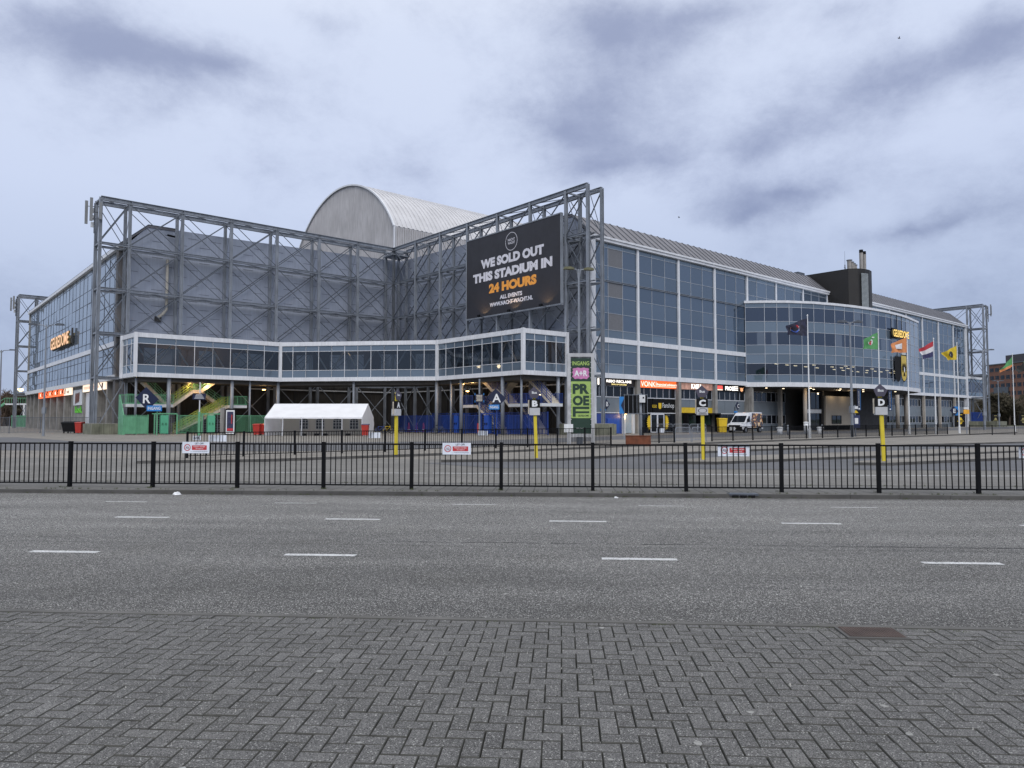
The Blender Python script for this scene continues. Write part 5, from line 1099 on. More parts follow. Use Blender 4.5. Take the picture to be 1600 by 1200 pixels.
# small plates behind the island railing
for (x, y, z, wd, h, lab, glyph) in ((-12.62, 29.05, .9, .32, .17, 'tiny white notice on the railing end below the green stairs', True), (-12.0, 29.55, .87, .72, .26, 'pale blank board on the island railing under the poster pillar', False), (-6.45, 33.95, .9, .56, .26, 'pale blank board on the island railing beside the white tent', False),
                             (-1.53, 38.1, .92, .5, .24, 'pale striped board behind the island railing by the blue turnstiles', False), (9.6, 47.0, .92, .46, .28, 'white board hung on the short railing by the rusty planter', False)):
    pp = (x, y, z); t = thing('notice_board', lab, 'notice board', pp, 0); fr = sb(t); MB(fr).bb(-wd / 2, wd / 2, -.02, .02, -h / 2, h / 2).build('plate', mat('sign white', (.7, .75, .85), .4), t)
    for x_ in (-wd * .3, wd * .3): MB(fr).bb(x_ - .015, x_ + .015, -.025, -.02, -h / 2, h / 2 + .03).build('strap', steel_dk, t)
    if glyph: MB(fr).text('A+R', (0, -.025, 0), (1, 0, 0), .1, .26, .02).build('lettering', blackm, t, camface=True)
# rusty planter
t = thing('planter', 'low rusty corten steel planter box beside the lamp signal pole', 'planter', (7.8, 44.85, 0), R(-8)); fr = sb(t)
m = MB(fr); 
for a in ((-.76, .76, -.4, -.35), (-.76, .76, .35, .4), (-.76, -.71, -.35, .35), (.71, .76, -.35, .35)): m.bb(*a, 0, .64)
m.bb(-.71, .71, -.35, .35, .1, .5); m.build('box', rust, t); MB(fr).bb(-.79, .79, -.43, -.34, .62, .66).build('rim', rust, t)
# traffic display boards on a pole (seen from behind) in front of the fanshop
t = thing('traffic_display', 'black boxed traffic display on a grey pole in front of the fanshop', 'traffic display', (8.3, 46.7, 0), R(-4)); fr = sb(t)
MB(fr).tube((0, 0, 0), (0, 0, 3.3), .1, n=12).build('pole', steel, t, smooth=True)
m = MB(fr).bb(-1.05, -.12, -.1, .16, 1.98, 3.24).bb(.12, .42, -.05, .16, 1.98, 3.24); m.build('display_box', black, t); m = MB(fr)
for x in (-1.05, -.78, -.5, -.24, .2, .42): m.bb(x - .012, x + .012, -.14, -.1, 1.94, 3.28)
m.bb(-1.08, .44, -.13, -.1, 3.2, 3.23).bb(-1.08, .44, -.13, -.1, 2.0, 2.03); m.build('rib', steel, t); MB(fr).bb(-.1, .26, -.34, -.12, 2.72, 3.2).build('control_box', offw, t); MB(fr).bb(.1, .19, -.36, -.34, 2.98, 3.08).build('lens', black, MB(fr).bb(.0, .03, -.35, -.34, 2.8, 2.82).build('latch', steel, t))
t = thing('direction_sign', 'dark arrow sign on a sky blue board left of the black traffic display', 'sign', at(975, 633, 60), 0)
MB().plate(at(973, 633, 60), (1, 0, 0), .55, 1.4, .05).build('plate', skyblue, t); m = MB().flat(at(976, 633, 59.95), (1, 0, 0), [(-.3, 0), (0, .65), (.3, .5), (.3, -.5), (0, -.65)]); m.build('arrow', navy, t, camface=True)
pz = at(975, 633, 60); MB().beam((pz[0], 60.1, 0), (pz[0], 60.1, pz[2] + .5), .08).build('post', steel, t)
# poster pillar next to the green turnstile
t = thing('poster_pillar', 'narrow lit poster pillar with a dark poster beside the green turnstiles', 'poster pillar', (at(360, 678, 72)[0], 72, 0), 0); fr = sb(t)
MB(fr).bb(-.48, .48, -.1, .1, .1, 2.7).build('frame', black, t); MB(fr).bb(-.42, .42, -.12, -.1, .2, 2.55).build('white_border', white, t); MB(fr).bb(-.32, .32, -.13, -.12, .45, 2.4).build('poster', mat('dark poster print', (.03, .03, .07), .4, var=.8, vs=2.5), t); MB(fr).bb(-.3, .3, -.134, -.13, .5, .75).build('red_strip', redsign, t); MB(fr).bb(.1, .2, -.134, -.13, 1.2, 2.1).build('title_strip', redp, t)
MB().bb(at(350, 650, 72.3)[0] - .3, at(350, 650, 72.3)[0] + .05, 72.1, 72.5, 0, 2.75).build('post', concrete, t)
t = thing('info_sign', 'dark blue notice with pale lines on a white post in front of the green stairs', 'sign', (at(311, 678, 73.5)[0], 73.5, 0), 0); fr = sb(t)
MB(fr).tube((0, 0, 0), (0, 0, 5.4), .06).build('post', alu, t); MB(fr).tube((0, 0, 0), (0, 0, 2.4), .13).build('sleeve', green, t); m = MB(fr).flat((0, -.1, 3.95), (1, 0, 0), [(-.72, -.3), (-.65, .33), (.7, .3), (.62, -.35)]); m.build('plate', navy, t, camface=True); m = MB(fr)
for k in range(4): m.bb(-.5 + .05 * k, .5 - .08 * k, -.13, -.11, 3.75 + k * .12, 3.8 + k * .12)
m.build('text_lines', offw, t)
t = thing('info_sign', 'dark notice with cream lines on a post in front of the blue stairs', 'sign', (at(749, 678, 71)[0], 71, 0), 0); fr = sb(t)
MB(fr).tube((0, 0, 0), (0, 0, 5.6), .08).build('post', steel, t); MB(fr).bb(-.42, .42, -.14, -.1, 3.35, 4.1).build('plate', navy, t); m = MB(fr)
for k in range(5): m.bb(-.3 + .03 * (k % 2), .28, -.17, -.145, 3.42 + k * .13, 3.5 + k * .13)
m.build('text_lines', creamc, t); m = MB(fr)
for sx_ in (-.46, .4): 
    for z_ in (3.3, 4.0): m.bb(sx_, sx_ + .06, -.16, -.1, z_, z_ + .2)
m.build('corner_mark', skyblue, t)
# ------------------------------------------------------------------ party tent
t = thing('party_tent', 'white party tent with open front and small lattice windows on the plaza', 'tent', (-19.75, 72, 0), R(0)); fr = sb(t)
L2, Wd, eh, rh = 4.85, 6.0, 1.85, 3.25
nx, ny = 24, 6; m = MB(fr)
for side in (0, 1):
    g = []
    for i in range(nx + 1):
        for j in range(ny + 1):
            x = -L2 + 2 * L2 * i / nx; f_ = j / ny; y = (Wd / 2) * f_ if not side else Wd - (Wd / 2) * f_; z = eh + (rh - eh) * f_ - .07 * math.sin(math.pi * f_) + .02 * math.sin(x * 3.3) * (1 - f_) - (.04 if j == 0 else 0) * abs(math.sin(x * 2.6)); g.append((x, y, z))
    m.add(g, [(i * (ny + 1) + j, (i + 1) * (ny + 1) + j, (i + 1) * (ny + 1) + j + 1, i * (ny + 1) + j + 1) for i in range(nx) for j in range(ny)])
m.quad((-L2, 0, eh), (L2, 0, eh), (L2, -.02, eh - .16), (-L2, -.02, eh - .13)); o = m.build('roof', tarp, t, smooth=True, solid=False)
for sx_ in (-1, 1):
    x = sx_ * L2; g = [(x, 0, 0), (x + .02, Wd, 0), (x, Wd, eh), (x, Wd / 2, rh - .03), (x, 0, eh)]; m = MB(fr)
    n_ = 12; vs = []
    for i in range(n_ + 1):
        y = Wd * i / n_; zt = eh + (rh - eh) * (1 - abs(y - Wd / 2) / (Wd / 2)); 
        for j in range(9): vs.append((x + .05 * math.sin(i * 1.9 + j * .8) * math.sin(math.pi * j / 8) + (.06 * sx_ if j == 0 else 0), y, zt * j / 8))
    m.add(vs, [(i * 9 + j, (i + 1) * 9 + j, (i + 1) * 9 + j + 1, i * 9 + j + 1) for i in range(n_) for j in range(8)]); m.build('side_wall', tarp, t, smooth=True, solid=False)
m = MB(fr).quad((-L2, Wd, 0), (L2, Wd, 0), (L2, Wd, eh), (-L2, Wd, eh)); bw2 = m.build('back_wall', tarpin, t, camface=True)
for xx in (-4.0 + 1.35, -.9, .95, 2.75, ):
    w_ = MB(fr).flat((xx, Wd - .03, 1.15), (1, 0, 0), [(-.46, -.55), (.46, -.55), (.46, .4), (.3, .52), (0, .56), (-.3, .52), (-.46, .4)]).build('window', mat('tent window film', (.05, .055, .07), .15), t, camface=True); m = MB(fr)
    for d_x in (-.46, -.155, .155, .46): m.bb(xx + d_x - .025, xx + d_x + .025, Wd - .06, Wd - .035, .6, 1.62)
    for z_ in (.6, .93, 1.27, 1.55): m.bb(xx - .46, xx + .46, Wd - .062, Wd - .037, z_ - .022, z_ + .022)
    m.build('lattice', offw, w_)
for x in (-L2 + .02, -3.05, -1.15, .9, 2.85, L2 - .02): MB(fr).tube((x, .0, 0), (x, 0, eh), .035).build('post', alu, t); 
for x in (-3.05, -1.15): MB(fr).tube((x - .3, .6, 0), (x, .05, eh - .2), .02).build('guy_pole', alu, t)
for x in (-2.8, -.9, .9, 2.8): MB(fr).beam((x, Wd - .05, 0), (x, Wd - .05, eh), .03).build('seam', steel, t)
for x in (-1.0, .3, 1.1, 3.4): MB(fr).box((x, .3, .12), (.45, .4, .22)).build('ground_weight', black, t)
# ------------------------------------------------------------------ bins
def wheelie(lab, x, y, sc_, body, lid, ang=0, z=0):
    t = thing('wheelie_bin', lab, 'bin', (x, y, z), ang); fr = sb(t); w0, w1, h = .24 * sc_, .3 * sc_, 1.0 * sc_
    MB(fr).add([(i * w_, j * w_, z_) for z_, w_ in ((.08, w0), (h, w1)) for i, j in ((-1, -1), (1, -1), (1, 1), (-1, 1))], [(0, 1, 5, 4), (1, 2, 6, 5), (2, 3, 7, 6), (3, 0, 4, 7), (3, 2, 1, 0), (4, 5, 6, 7)]).bb(-w1 - .02, w1 + .02, -w1 - .03, -w1 + .02, h - .06, h).build('body', body, t)
    MB(fr).extr([(-w1 - .04, h), (w1 + .04, h), (w1, h + .09), (-w1 + .05, h + .04)], lambda y_, z_: (-w1 - .03, y_, z_), lambda y_, z_: (w1 + .03, y_, z_)).build('lid', lid, t)
    for s_ in (-1, 1): MB(fr).tube((s_ * (w0 + .01), w0, .1), (s_ * (w0 + .06), w0, .1), .1, n=12).build('wheel', rubber, t)
    return t
def px_ground(px, Y): return at(px, 650, Y)[0]
dkblue = mat('dark blue lid', (.02, .03, .09), .5)
wheelie('red wheelie bin with dark blue lid in front of the tent gable', px_ground(571, 71), 71, 1.1, redp, dkblue)
wheelie('red bin left of the tent, left one of the pair by the green fence', px_ground(402, 74), 74, 1.1, redp, redp)
wheelie('red bin left of the tent, right one of the pair by the green fence', px_ground(409.5, 74.6), 74.6, 1.1, redp, redp)
wheelie('red bin standing by the grey wall of the left facade near the plinth', px_ground(125, 84), 84, 1.25, redp, redp)
wheelie('yellow wheelie bin left of the white van', px_ground(1128, 88), 88, 1.7, yel, yel)
t = thing('rubbish_container', 'black four wheeled rubbish container under the left facade', 'container', (px_ground(112, 85), 85, 0), R(-5)); fr = sb(t)
MB(fr).add([(i * w_, j * d_, z_) for z_, w_, d_ in ((.2, .72, .42), (1.15, .9, .52)) for i, j in ((-1, -1), (1, -1), (1, 1), (-1, 1))], [(0, 1, 5, 4), (1, 2, 6, 5), (2, 3, 7, 6), (3, 0, 4, 7), (3, 2, 1, 0), (4, 5, 6, 7)]).build('body', blackm, t)
MB(fr).extr([(-.56, 1.15), (.56, 1.15), (.5, 1.32), (0, 1.4), (-.5, 1.28)], lambda y_, z_: (-.93, y_, z_), lambda y_, z_: (.93, y_, z_)).build('lid', black, t)
for a_, b_ in ((-.65, -.35), (.65, -.35), (-.65, .35), (.65, .35)): MB(fr).tube((a_ - .03, b_, .1), (a_ + .03, b_, .1), .1, n=10).build('wheel', rubber, t)
# traffic cones in the blue cage, parked bikes
cone0 = None
conem = mat('orange cone rubber', (.55, .06, .02), .5)
for k, (px, Y) in enumerate(((639, 91), (651, 90.5), (662, 91.5))):
    lab = ('orange and white traffic cone in the blue cage, left of three', 'orange and white traffic cone in the blue cage, middle of three', 'orange and white traffic cone in the blue cage, right of three')[k]; loc = (px_ground(px, Y), Y, 0)
    if cone0 is None:
        cone0 = thing('traffic_cone', lab, 'traffic cone', loc, 0, 'traffic cones in the blue cage'); fr = sb(cone0)
        MB(fr).bb(-.3, .3, -.3, .3, 0, .05).build('base', rubber, cone0); MB(fr).lathe((0, 0, 0), [(.24, .05), (.06, 1.2), (.05, 1.22)], 14).build('cone', conem, cone0, smooth=True)
        MB(fr).lathe((0, 0, 0), [(.2, .32), (.155, .56)], 14).build('stripe', white, cone0); MB(fr).lathe((0, 0, 0), [(.125, .76), (.09, .98)], 14).build('stripe', white, cone0)
    else: dup(cone0, loc, 0, lab)
def bike(lab, x, y, ang, m_):
    t = thing('bicycle', lab, 'bicycle', (x, y, 0), ang); fr = sb(t)
    for xx in (-.52, .52):
        m = MB(fr); pts = [(xx + .34 * math.cos(a_), 0, .35 + .34 * math.sin(a_)) for a_ in [2 * math.pi * k / 20 for k in range(21)]]; m.path(pts, .022, 5); wl__ = m.build('wheel', rubber, t); m = MB(fr)
        for k in range(10): a_ = math.pi * k / 10; m.tube((xx - .33 * math.cos(a_), 0, .35 - .33 * math.sin(a_)), (xx + .33 * math.cos(a_), 0, .35 + .33 * math.sin(a_)), .004, n=3)
        m.build('spokes', steel, wl__)
    MB(fr).path([(-.52, 0, .35), (-.1, 0, .32), (.38, 0, .78), (-.2, 0, .82), (-.1, 0, .32)], .022).path([(-.52, 0, .35), (-.2, 0, .82)], .015).path([(.52, 0, .35), (.36, 0, .95)], .02).build('frame', m_, t)
    MB(fr).path([(.36, 0, .95), (.36, .25, 1.02), (.22, .28, 1.0)], .016).path([(.36, 0, .95), (.36, -.25, 1.02), (.22, -.28, 1.0)], .016).build('handlebar', black, t); MB(fr).tube((-.2, 0, .82), (-.24, 0, .95), .014).box((-.26, 0, .98), (.26, .14, .06)).build('saddle', black, t)
bike('bicycle with a blue frame parked behind the right end of the tent', px_ground(594, 84), 84, R(12), blue)
bike('bicycle with a yellow frame parked behind the right end of the tent', px_ground(605, 84.5), 84.5, R(-20), yel)
bike('dark bicycle parked against the blue cage', px_ground(620, 83), 83, R(8), black)
bike('dark bicycle behind the blue bars near the left blue turnstile', px_ground(686, 80), 80, R(-5), steel_dk)
t = thing('fire_extinguisher', 'red fire extinguisher cabinet beside the right blue turnstile', 'extinguisher', (px_ground(747.5, 73.4), 73.4, 0), 0); fr = sb(t); MB(fr).tube((0, 0, .3), (0, 0, 1.25), .13, n=12).build('body', redp, t); MB(fr).tube((0, 0, 1.25), (0, 0, 1.4), .05).build('valve', black, t); MB(fr).bb(-.05, .05, .1, .16, 0, 1.3).build('bracket', steel, t)
# ------------------------------------------------------------------ lamp posts
def lamp_post(lab, x, y, h, arm_, ang, r=.1, heads=2, head_m=steel_dk, drop=.4, name='street_lamp'):
    t = thing(name, lab, 'street lamp', (x, y, 0), ang); fr = sb(t)
    MB(fr).tube((0, 0, 0), (0, 0, h * .35), r * 1.25, r, 10).tube((0, 0, h * .35), (0, 0, h), r, r * .6, 10).build('pole', steel, t, smooth=False); MB(fr).bb(-r * 1.5, r * 1.5, -r * 1.5, r * 1.5, 2.2, 2.8).build('service_box', steel, t)
    for s_ in ((1, -1)[:heads]):
        MB(fr).path([(0, 0, h - drop), (s_ * arm_ * .25, 0, h - .05), (s_ * arm_, 0, h)], r * .45).build('arm', steel, t)
        hd = MB(fr).extr([(-.38, 0), (.42, 0), (.36, .16), (-.1, .2), (-.34, .12)], lambda u, z: (s_ * (arm_ + .2 + u), -.17, h - .05 + z), lambda u, z: (s_ * (arm_ + .2 + u), .17, h - .05 + z)).build('lamp_head', head_m, t)
    return t
oldhead = mat('mossy lamp housing', (.13, .13, .075), .7, 0, .25, 5)
lamp_post('tall double armed street lamp rising behind the green poster tower', 5.0, 53.8, 12.9, .55, R(12), .11, 2, oldhead, .9)
lamp_post('double armed street lamp standing left on the plaza in front of the left facade', -45.6, 70.5, 10.9, 1.0, R(6), .095)
lamp_post('double armed street lamp at the extreme left edge of the view', -76.5, 108, 12.0, 1.3, R(5), .13)
lamp_post('double armed street lamp in front of the curved entrance', 29.4, 62.6, 10.1, .5, R(8), .11)
lamp_post('double armed street lamp behind the right steel tower', at(1538, 650, 112)[0], 112, 12.4, 1.1, R(-5), .14)
lamp_post('far street lamp before the bare trees at the right', at(1561, 650, 150)[0], 150, 9.6, .5, R(-5), .12)
# ------------------------------------------------------------------ flags on poles
def flagpole(lab, x, y, h, fl, mats_, emblem=None, fw=.07):
    t = thing('flagpole', lab, 'flagpole', (x, y, 0), 0, 'flagpoles in front of the stadium'); fr = sb(t)
    MB(fr).tube((0, 0, 0), (0, 0, .9), fw * 1.5, fw * 1.5, 10).tube((0, 0, .9), (0, 0, h), fw, fw * .5, 10).lathe((0, 0, h), [(fw * .5, 0), (fw * 1.1, .05), (fw * .4, .14)], 8).build('pole', white, t)
    A0, B0, A1, B1 = fl      # top at pole, bottom at pole, top at tip, bottom at tip (x, z)
    def P(s, u, e=0):
        x_ = (A0[0] * (1 - s) + A1[0] * s) * (1 - u) + (B0[0] * (1 - s) + B1[0] * s) * u; z_ = (A0[1] * (1 - s) + A1[1] * s) * (1 - u) + (B0[1] * (1 - s) + B1[1] * s) * u
        return (x_ + .05 * math.sin(7 * u + 3 * s) * s, e + .13 * s * math.sin(8.5 * s + 2.4 * u + x) + .05 * math.sin(15 * s + 1.1), z_ + .05 * s * math.sin(6 * s + 4 * u))
    n1, n2_ = 26, 18; m = MB(fr); vs = [P(i / n1, j / n2_) for i in range(n1 + 1) for j in range(n2_ + 1)]
    for i in range(n1):
        for j in range(n2_): mi = fw_fn((i + .5) / n1, (j + .5) / n2_, lab) ; m.f.append([i * (n2_ + 1) + j, (i + 1) * (n2_ + 1) + j, (i + 1) * (n2_ + 1) + j + 1, i * (n2_ + 1) + j + 1]); m.m.append(min(mi, len(mats_) - 1)); m.r.append(.5)
    m.v = vs; f = m.build('flag', mats_, t, smooth=True, solid=False)
    if emblem:
        for (ems, mt) in emblem:
            m = MB(fr)
            for pts in ems:
                a_ = [P(s, u, -.03) for s, u in pts]; m.add(a_, [tuple(range(len(a_)))])
            m.build('emblem', mt, f, camface=True)
    return t
def fw_fn(s, u, lab):
    if 'Dutch' in lab: return 0 if u < .333 else (1 if u < .667 else 2)
    if 'green and orange' in lab: return 0 if u < .45 + .35 * (1 - s) else 1
    if 'black and green' in lab: return 0 if s + u * .3 > .45 else 1
    return 0
def circ(cx, cy, rx, ry, a0=0, a1=360, n=20): return [(cx + rx * math.cos(R(a0 + (a1 - a0) * k / n)), cy + ry * math.sin(R(a0 + (a1 - a0) * k / n))) for k in range(n + 1)]
fnavy = mat('dark navy flag', (.018, .020, .045), .7, 0, .6, 3); fgreen = mat('green flag', (.09, .30, .11), .7); forange = mat('orange flag', (.62, .24, .09), .7); fred = mat('red flag', (.42, .035, .05), .7); fwhite = mat('white flag', (.62, .62, .65), .7); fblue = mat('dark blue flag', (.035, .035, .11), .7); fyel = mat('yellow flag', (.62, .46, .03), .7); eblue = mat('flag blue', (.03, .09, .42), .6); fblk = mat('black flag', (.02, .02, .02), .7); flime = mat('lime flag', (.30, .48, .12), .7)
zf = lambda y, py, px=1300: at(px, py, y)[2]
def fl_px(Y, px0, q):       # corners from the photo at depth Y, relative to the pole
    x0 = at(px0, 650, Y)[0]; return [(at(a, b, Y)[0] - x0, at(a, b, Y)[2]) for a, b in q]
specs = [
 (59, 1265.5, 'flagpole with a dark navy flag bearing a round red white and blue crest', 10.1, [(1262, 497), (1261, 525), (1229, 508), (1230, 523)], [fnavy], [([circ(.6, .5, .2, .3, 180, 360)], fred), ([circ(.6, .5, .2, .3, 0, 180)], eblue), ([[(.4, .34), (.8, .34), (.82, .62), (.4, .66)]], fwhite), ([[(.42, .45), (.46, .4), (.5, .52), (.54, .4), (.58, .52), (.64, .4), (.7, .5), (.8, .42), (.8, .56), (.42, .58)]], fblk)]),
 (72, 1376, 'flagpole with a plain green flag and small white and red emblem', 10.8, [(1372.5, 519), (1372, 546), (1352, 528), (1348, 545)], [fgreen], [([circ(.55, .5, .17, .22)], fwhite), ([circ(.55, .55, .12, .15)], fred), ([[(.3, .2), (.5, .12), (.52, .18), (.32, .28)]], fwhite)]),
 (72.5, 1422, 'flagpole with an orange flag and a blue and white letter emblem', 9.7, [(1417, 527), (1417, 551), (1391, 537), (1393, 551)], [forange], [([[(.32, .3), (.72, .28), (.72, .68), (.32, .72)]], fwhite), ([[(.36, .34), (.42, .34), (.46, .55), (.5, .36), (.54, .55), (.6, .34), (.68, .32), (.66, .66), (.38, .68)]], eblue)]),
 (75, 1463.5, 'flagpole with the Dutch red white and blue flag', 9.9, [(1458.5, 533), (1458, 557), (1436, 545), (1441, 562)], [fred, fwhite, fblue], None),
 (79.6, 1499.5, 'flagpole with a yellow flag and a round black lion emblem', 10.1, [(1495.5, 540), (1495, 562), (1471, 551), (1481, 563)], [fyel], [([circ(.5, .5, .17, .3)], fblk), ([circ(.5, .5, .08, .15)], fwhite)]),
 (97, 1586, 'flagpole with a green and orange flag before the brick office block', 10.3, [(1582, 557), (1581.5, 573), (1563, 577), (1562, 583)], [fgreen, forange], None)]
for (Y, px0, lab, h, q, ms, em) in specs:
    ht = zf(Y, q[0][1] - 3, q[0][0]); flagpole(lab, at(px0, 650, Y)[0] if False else at((px0 + q[0][0]) / 2 + 1, 650, Y)[0], Y, ht, fl_px(Y, (px0 + q[0][0]) / 2 + 1, q), ms, em)
flagpole('flagpole at the right edge with a black and green flag, cut off by the frame', at(1612, 650, 97)[0], 97, 10.3, fl_px(97, 1612, [(1609, 556), (1609, 576), (1587, 578), (1590, 584)]), [fblk, flime])
# ------------------------------------------------------------------ delivery van (x forward)
def wrap_mat():
    m = mat('van wrap print', (.02, .015, .012), .3, var=0, coat=.4); N, Lk, b = nodes_of(m)
    t_ = N.new('ShaderNodeTexCoord'); n = N.new('ShaderNodeTexNoise'); n.inputs['Scale'].default_value = 1.5; n.inputs['Detail'].default_value = 6; n.inputs['Distortion'].default_value = 1.2
    mp_ = N.new('ShaderNodeMapping'); mp_.inputs['Location'].default_value = (3.1, 1.4, 5.2); Lk.new(t_.outputs['Object'], mp_.inputs[0]); Lk.new(mp_.outputs[0], n.inputs['Vector'])
    rp = N.new('ShaderNodeValToRGB'); Lk.new(n.outputs['Fac'], rp.inputs[0]); c = rp.color_ramp
    for i, (p, col) in enumerate([(0, (.008, .007, .007)), (.50, (.02, .012, .01)), (.54, (.45, .10, .02)), (.58, (.75, .42, .05)), (.62, (.7, .62, .45)), (.7, (.05, .03, .02))]):
        e = c.elements[i] if i < 2 else c.elements.new(p)
        e.position = p; e.color = (*col, 1)
    Lk.new(rp.outputs[0], b.inputs['Base Color']); return m
def van(name, lab, x, y, ang, wrap=True, sc_=1.0):
    t = thing(name, lab, 'van', (x, y, 0), ang); fr = sb(t); vw = mat('van white paint', (.70, .72, .76), .25, 0, .03, 2, coat=.6); w_ = 1.0
    prof = [(2.65, .42), (2.72, .75), (2.62, 1.02), (1.92, 1.22), (1.05, 2.12), (.7, 2.4), (.2, 2.5), (-2.55, 2.5), (-2.65, 2.35), (-2.68, .45)]
    def sec(x_, z_): f_ = min(1, max(0, (z_ - 1.15) / 1.35)); return w_ - .13 * f_
    m = MB(fr); n = len(prof)
    vs = [(px_, -sec(px_, pz_), pz_) for px_, pz_ in prof] + [(px_, sec(px_, pz_), pz_) for px_, pz_ in prof]
    m.add(vs, [(k, (k + 1) % n, n + (k + 1) % n, n + k) for k in range(n)]); m.add(vs, [tuple(range(n))[::-1], tuple(range(n, 2 * n))]); o = m.build('body', vw, t)
    bv = o.modifiers.new('bev', 'BEVEL'); bv.width = .07; bv.segments = 3; bv.limit_method = 'ANGLE'
    for s_ in (-1, 1):
        yo = lambda z_: s_ * (sec(0, z_) + .012)
        if wrap: MB(fr).add([(.35, yo(.62), .62), (-2.6, yo(.62), .62), (-2.6, yo(1.5), 1.5), (-2.58, yo(2.36), 2.36), (.0, yo(2.4), 2.4), (.35, yo(1.5), 1.5)], [tuple(range(6))]).build('printed_wrap', wrap_mat() if 'van wrap print' not in MATS else MATS['van wrap print'], t, solid=False)
        MB(fr).add([(1.45, yo(1.3) * 1.004, 1.3), (.62, yo(1.3) * 1.004, 1.3), (.62, yo(2.05) * 1.004, 2.05), (1.0, yo(2.0) * 1.004, 2.0)], [(0, 1, 2, 3)]).build('side_window', blackglass, t, solid=False)
        MB(fr).beam((.5, yo(1.5) * 1.006, .6), (.5, yo(1.5) * 1.006, 2.2), .015).beam((1.5, yo(.9) * 1.006, .6), (1.62, yo(1.2) * 1.01, 1.25), .015).bb(.6, .78, s_ * 1.0, s_ * 1.03, 1.08, 1.12).build('door_seam', blackm, t)
        MB(fr).bb(1.36, 1.5, s_ * 1.02, s_ * 1.22, 1.3, 1.72).build('mirror', blackm, t)
        MB(fr).bb(-2.2, 2.2, s_ * 1.0, s_ * 1.03, .42, .6).build('sill', blackm, t)
        for xw in (1.85, -1.75):
            MB(fr).tube((xw, s_ * .99, .36), (xw, s_ * 1.035, .36), .44, n=20).build('wheel_arch', blackm, t); wh = MB(fr).tube((xw, s_ * .8, .35), (xw, s_ * 1.045, .35), .35, n=20).build('wheel', rubber, t); MB(fr).tube((xw, s_ * 1.0, .35), (xw, s_ * 1.055, .35), .21, n=14).build('rim', steel, wh)
        MB(fr).add([(2.68, s_ * .62, .92), (2.70, s_ * .96, .9), (2.3, s_ * 1.0, 1.16), (2.28, s_ * .7, 1.16)], [(0, 1, 2, 3)]).build('headlight', mat('headlight glass', (.35, .38, .42), .1, coat=1), t, solid=False)
    wsx = lambda z_: 1.92 + (1.05 - 1.92) * (z_ - 1.22) / .9
    MB(fr).add([(wsx(1.28) + .03, -.88, 1.28), (wsx(1.28) + .03, .88, 1.28), (wsx(2.08) + .03, .8, 2.08), (wsx(2.08) + .03, -.8, 2.08)], [(0, 1, 2, 3)]).build('windscreen', blackglass, t, solid=False)
    MB(fr).bb(2.62, 2.8, -.98, .98, .28, .74).bb(2.66, 2.77, -.72, .72, .74, .95).build('bumper', blackm, t); MB(fr).bb(2.8, 2.815, -.27, .27, .48, .6).build('number_plate', white if wrap else yel, t)
    if wrap: MB(fr).bb(2.80, 2.83, -.6, .15, .3, .72).build('number_panel', mat('sign white', (.7, .75, .85), .4), t)
    if wrap:
        f_ = (0, -1.0, 1.15)
        for s_ in (-1,): MB(fr).text('GRILL', (-1.0, s_ * 1.028, 1.12), (1, 0, 0), .32, 1.6, .03).build('lettering', yel, t, solid=False)
    return t
vx_, vy_ = at(1163, 650, 89)[0], 89
van('delivery_van', 'white delivery van with a dark flame coloured printed side, parked before the glass facade', vx_ + .5, vy_ + 1.2, math.atan2(-.70, -.71))
van('delivery_van', 'plain pale van half hidden behind the printed white van', at(1186, 650, 106)[0], 106, math.atan2(-.75, -.66), False)
# low steel barrier and small street things by the right plaza
def barrier(lab, a, b):
    t = thing('crowd_barrier', lab, 'barrier', (a[0], a[1], 0), math.atan2(b[1] - a[1], b[0] - a[0])); fr = sb(t); L_ = math.hypot(b[0] - a[0], b[1] - a[1])
    MB(fr).path([(0, 0, 0), (0, 0, .95), (.1, 0, 1.1), (L_ - .1, 0, 1.1), (L_, 0, .95), (L_, 0, 0)], .025).tube((0, 0, .25), (L_, 0, .25), .02).build('frame', steel, t); m = MB(fr)
    for k in range(1, 14): m.tube((L_ * k / 14, 0, .25), (L_ * k / 14, 0, 1.1), .011, n=4)
    m.build('bars', steel, t)
for k, (a_, b_) in enumerate((((10.9, 48.4), (12.1, 49.0)), ((12.2, 49.1), (13.4, 50.0)))): barrier(('galvanised crowd barrier left of the long right railing, near the planter', 'galvanised crowd barrier joining the long right railing')[k], a_, b_)
for k, px in enumerate((1026, 1052, 1078)): x_ = px_ground(px, 82); barrier(('crowd barrier in front of the fanshop doors, left of three', 'crowd barrier in front of the fanshop doors, middle of three', 'crowd barrier in front of the fanshop doors, right of three')[k], (x_, 82), (x_ + 1.85, 82.2))
def bollard(lab, px, Y, h=.9, m_=steel, r=.08):
    t = thing('bollard', lab, 'bollard', (px_ground(px, Y), Y, 0), 0, None); fr = sb(t); MB(fr).tube((0, 0, 0), (0, 0, h), r, n=10).build('post', m_, t, smooth=True); MB(fr).lathe((0, 0, h), [(r * 1.2, -.08), (r * 1.2, 0), (r * .6, .06)], 10).build('cap', m_, t)
bollard('steel bollard left of the yellow bin before the ticket canopy', 1090, 86, 1.0); bollard('steel bollard beside the entrance flagpole', 1230.5, 75, 1.0); bollard('steel bollard right of the entrance flagpole', 1284, 78, 1.0)
bollard('pale stub bollard on the plaza before the entrance recess', 1281, 80, .75, white, .3); bollard('pale stub bollard left of the entrance flagpole', 1218, 80, .75, white, .3); bollard('short pale bollard at the base of the beige entrance column', 1259, 84, 1.3, white, .25)
t = thing('info_sign', 'stack of small signs and a blue poster box against the lamp post before the entrance', 'sign', (px_ground(1337, 64), 64, 0), 0); fr = sb(t)
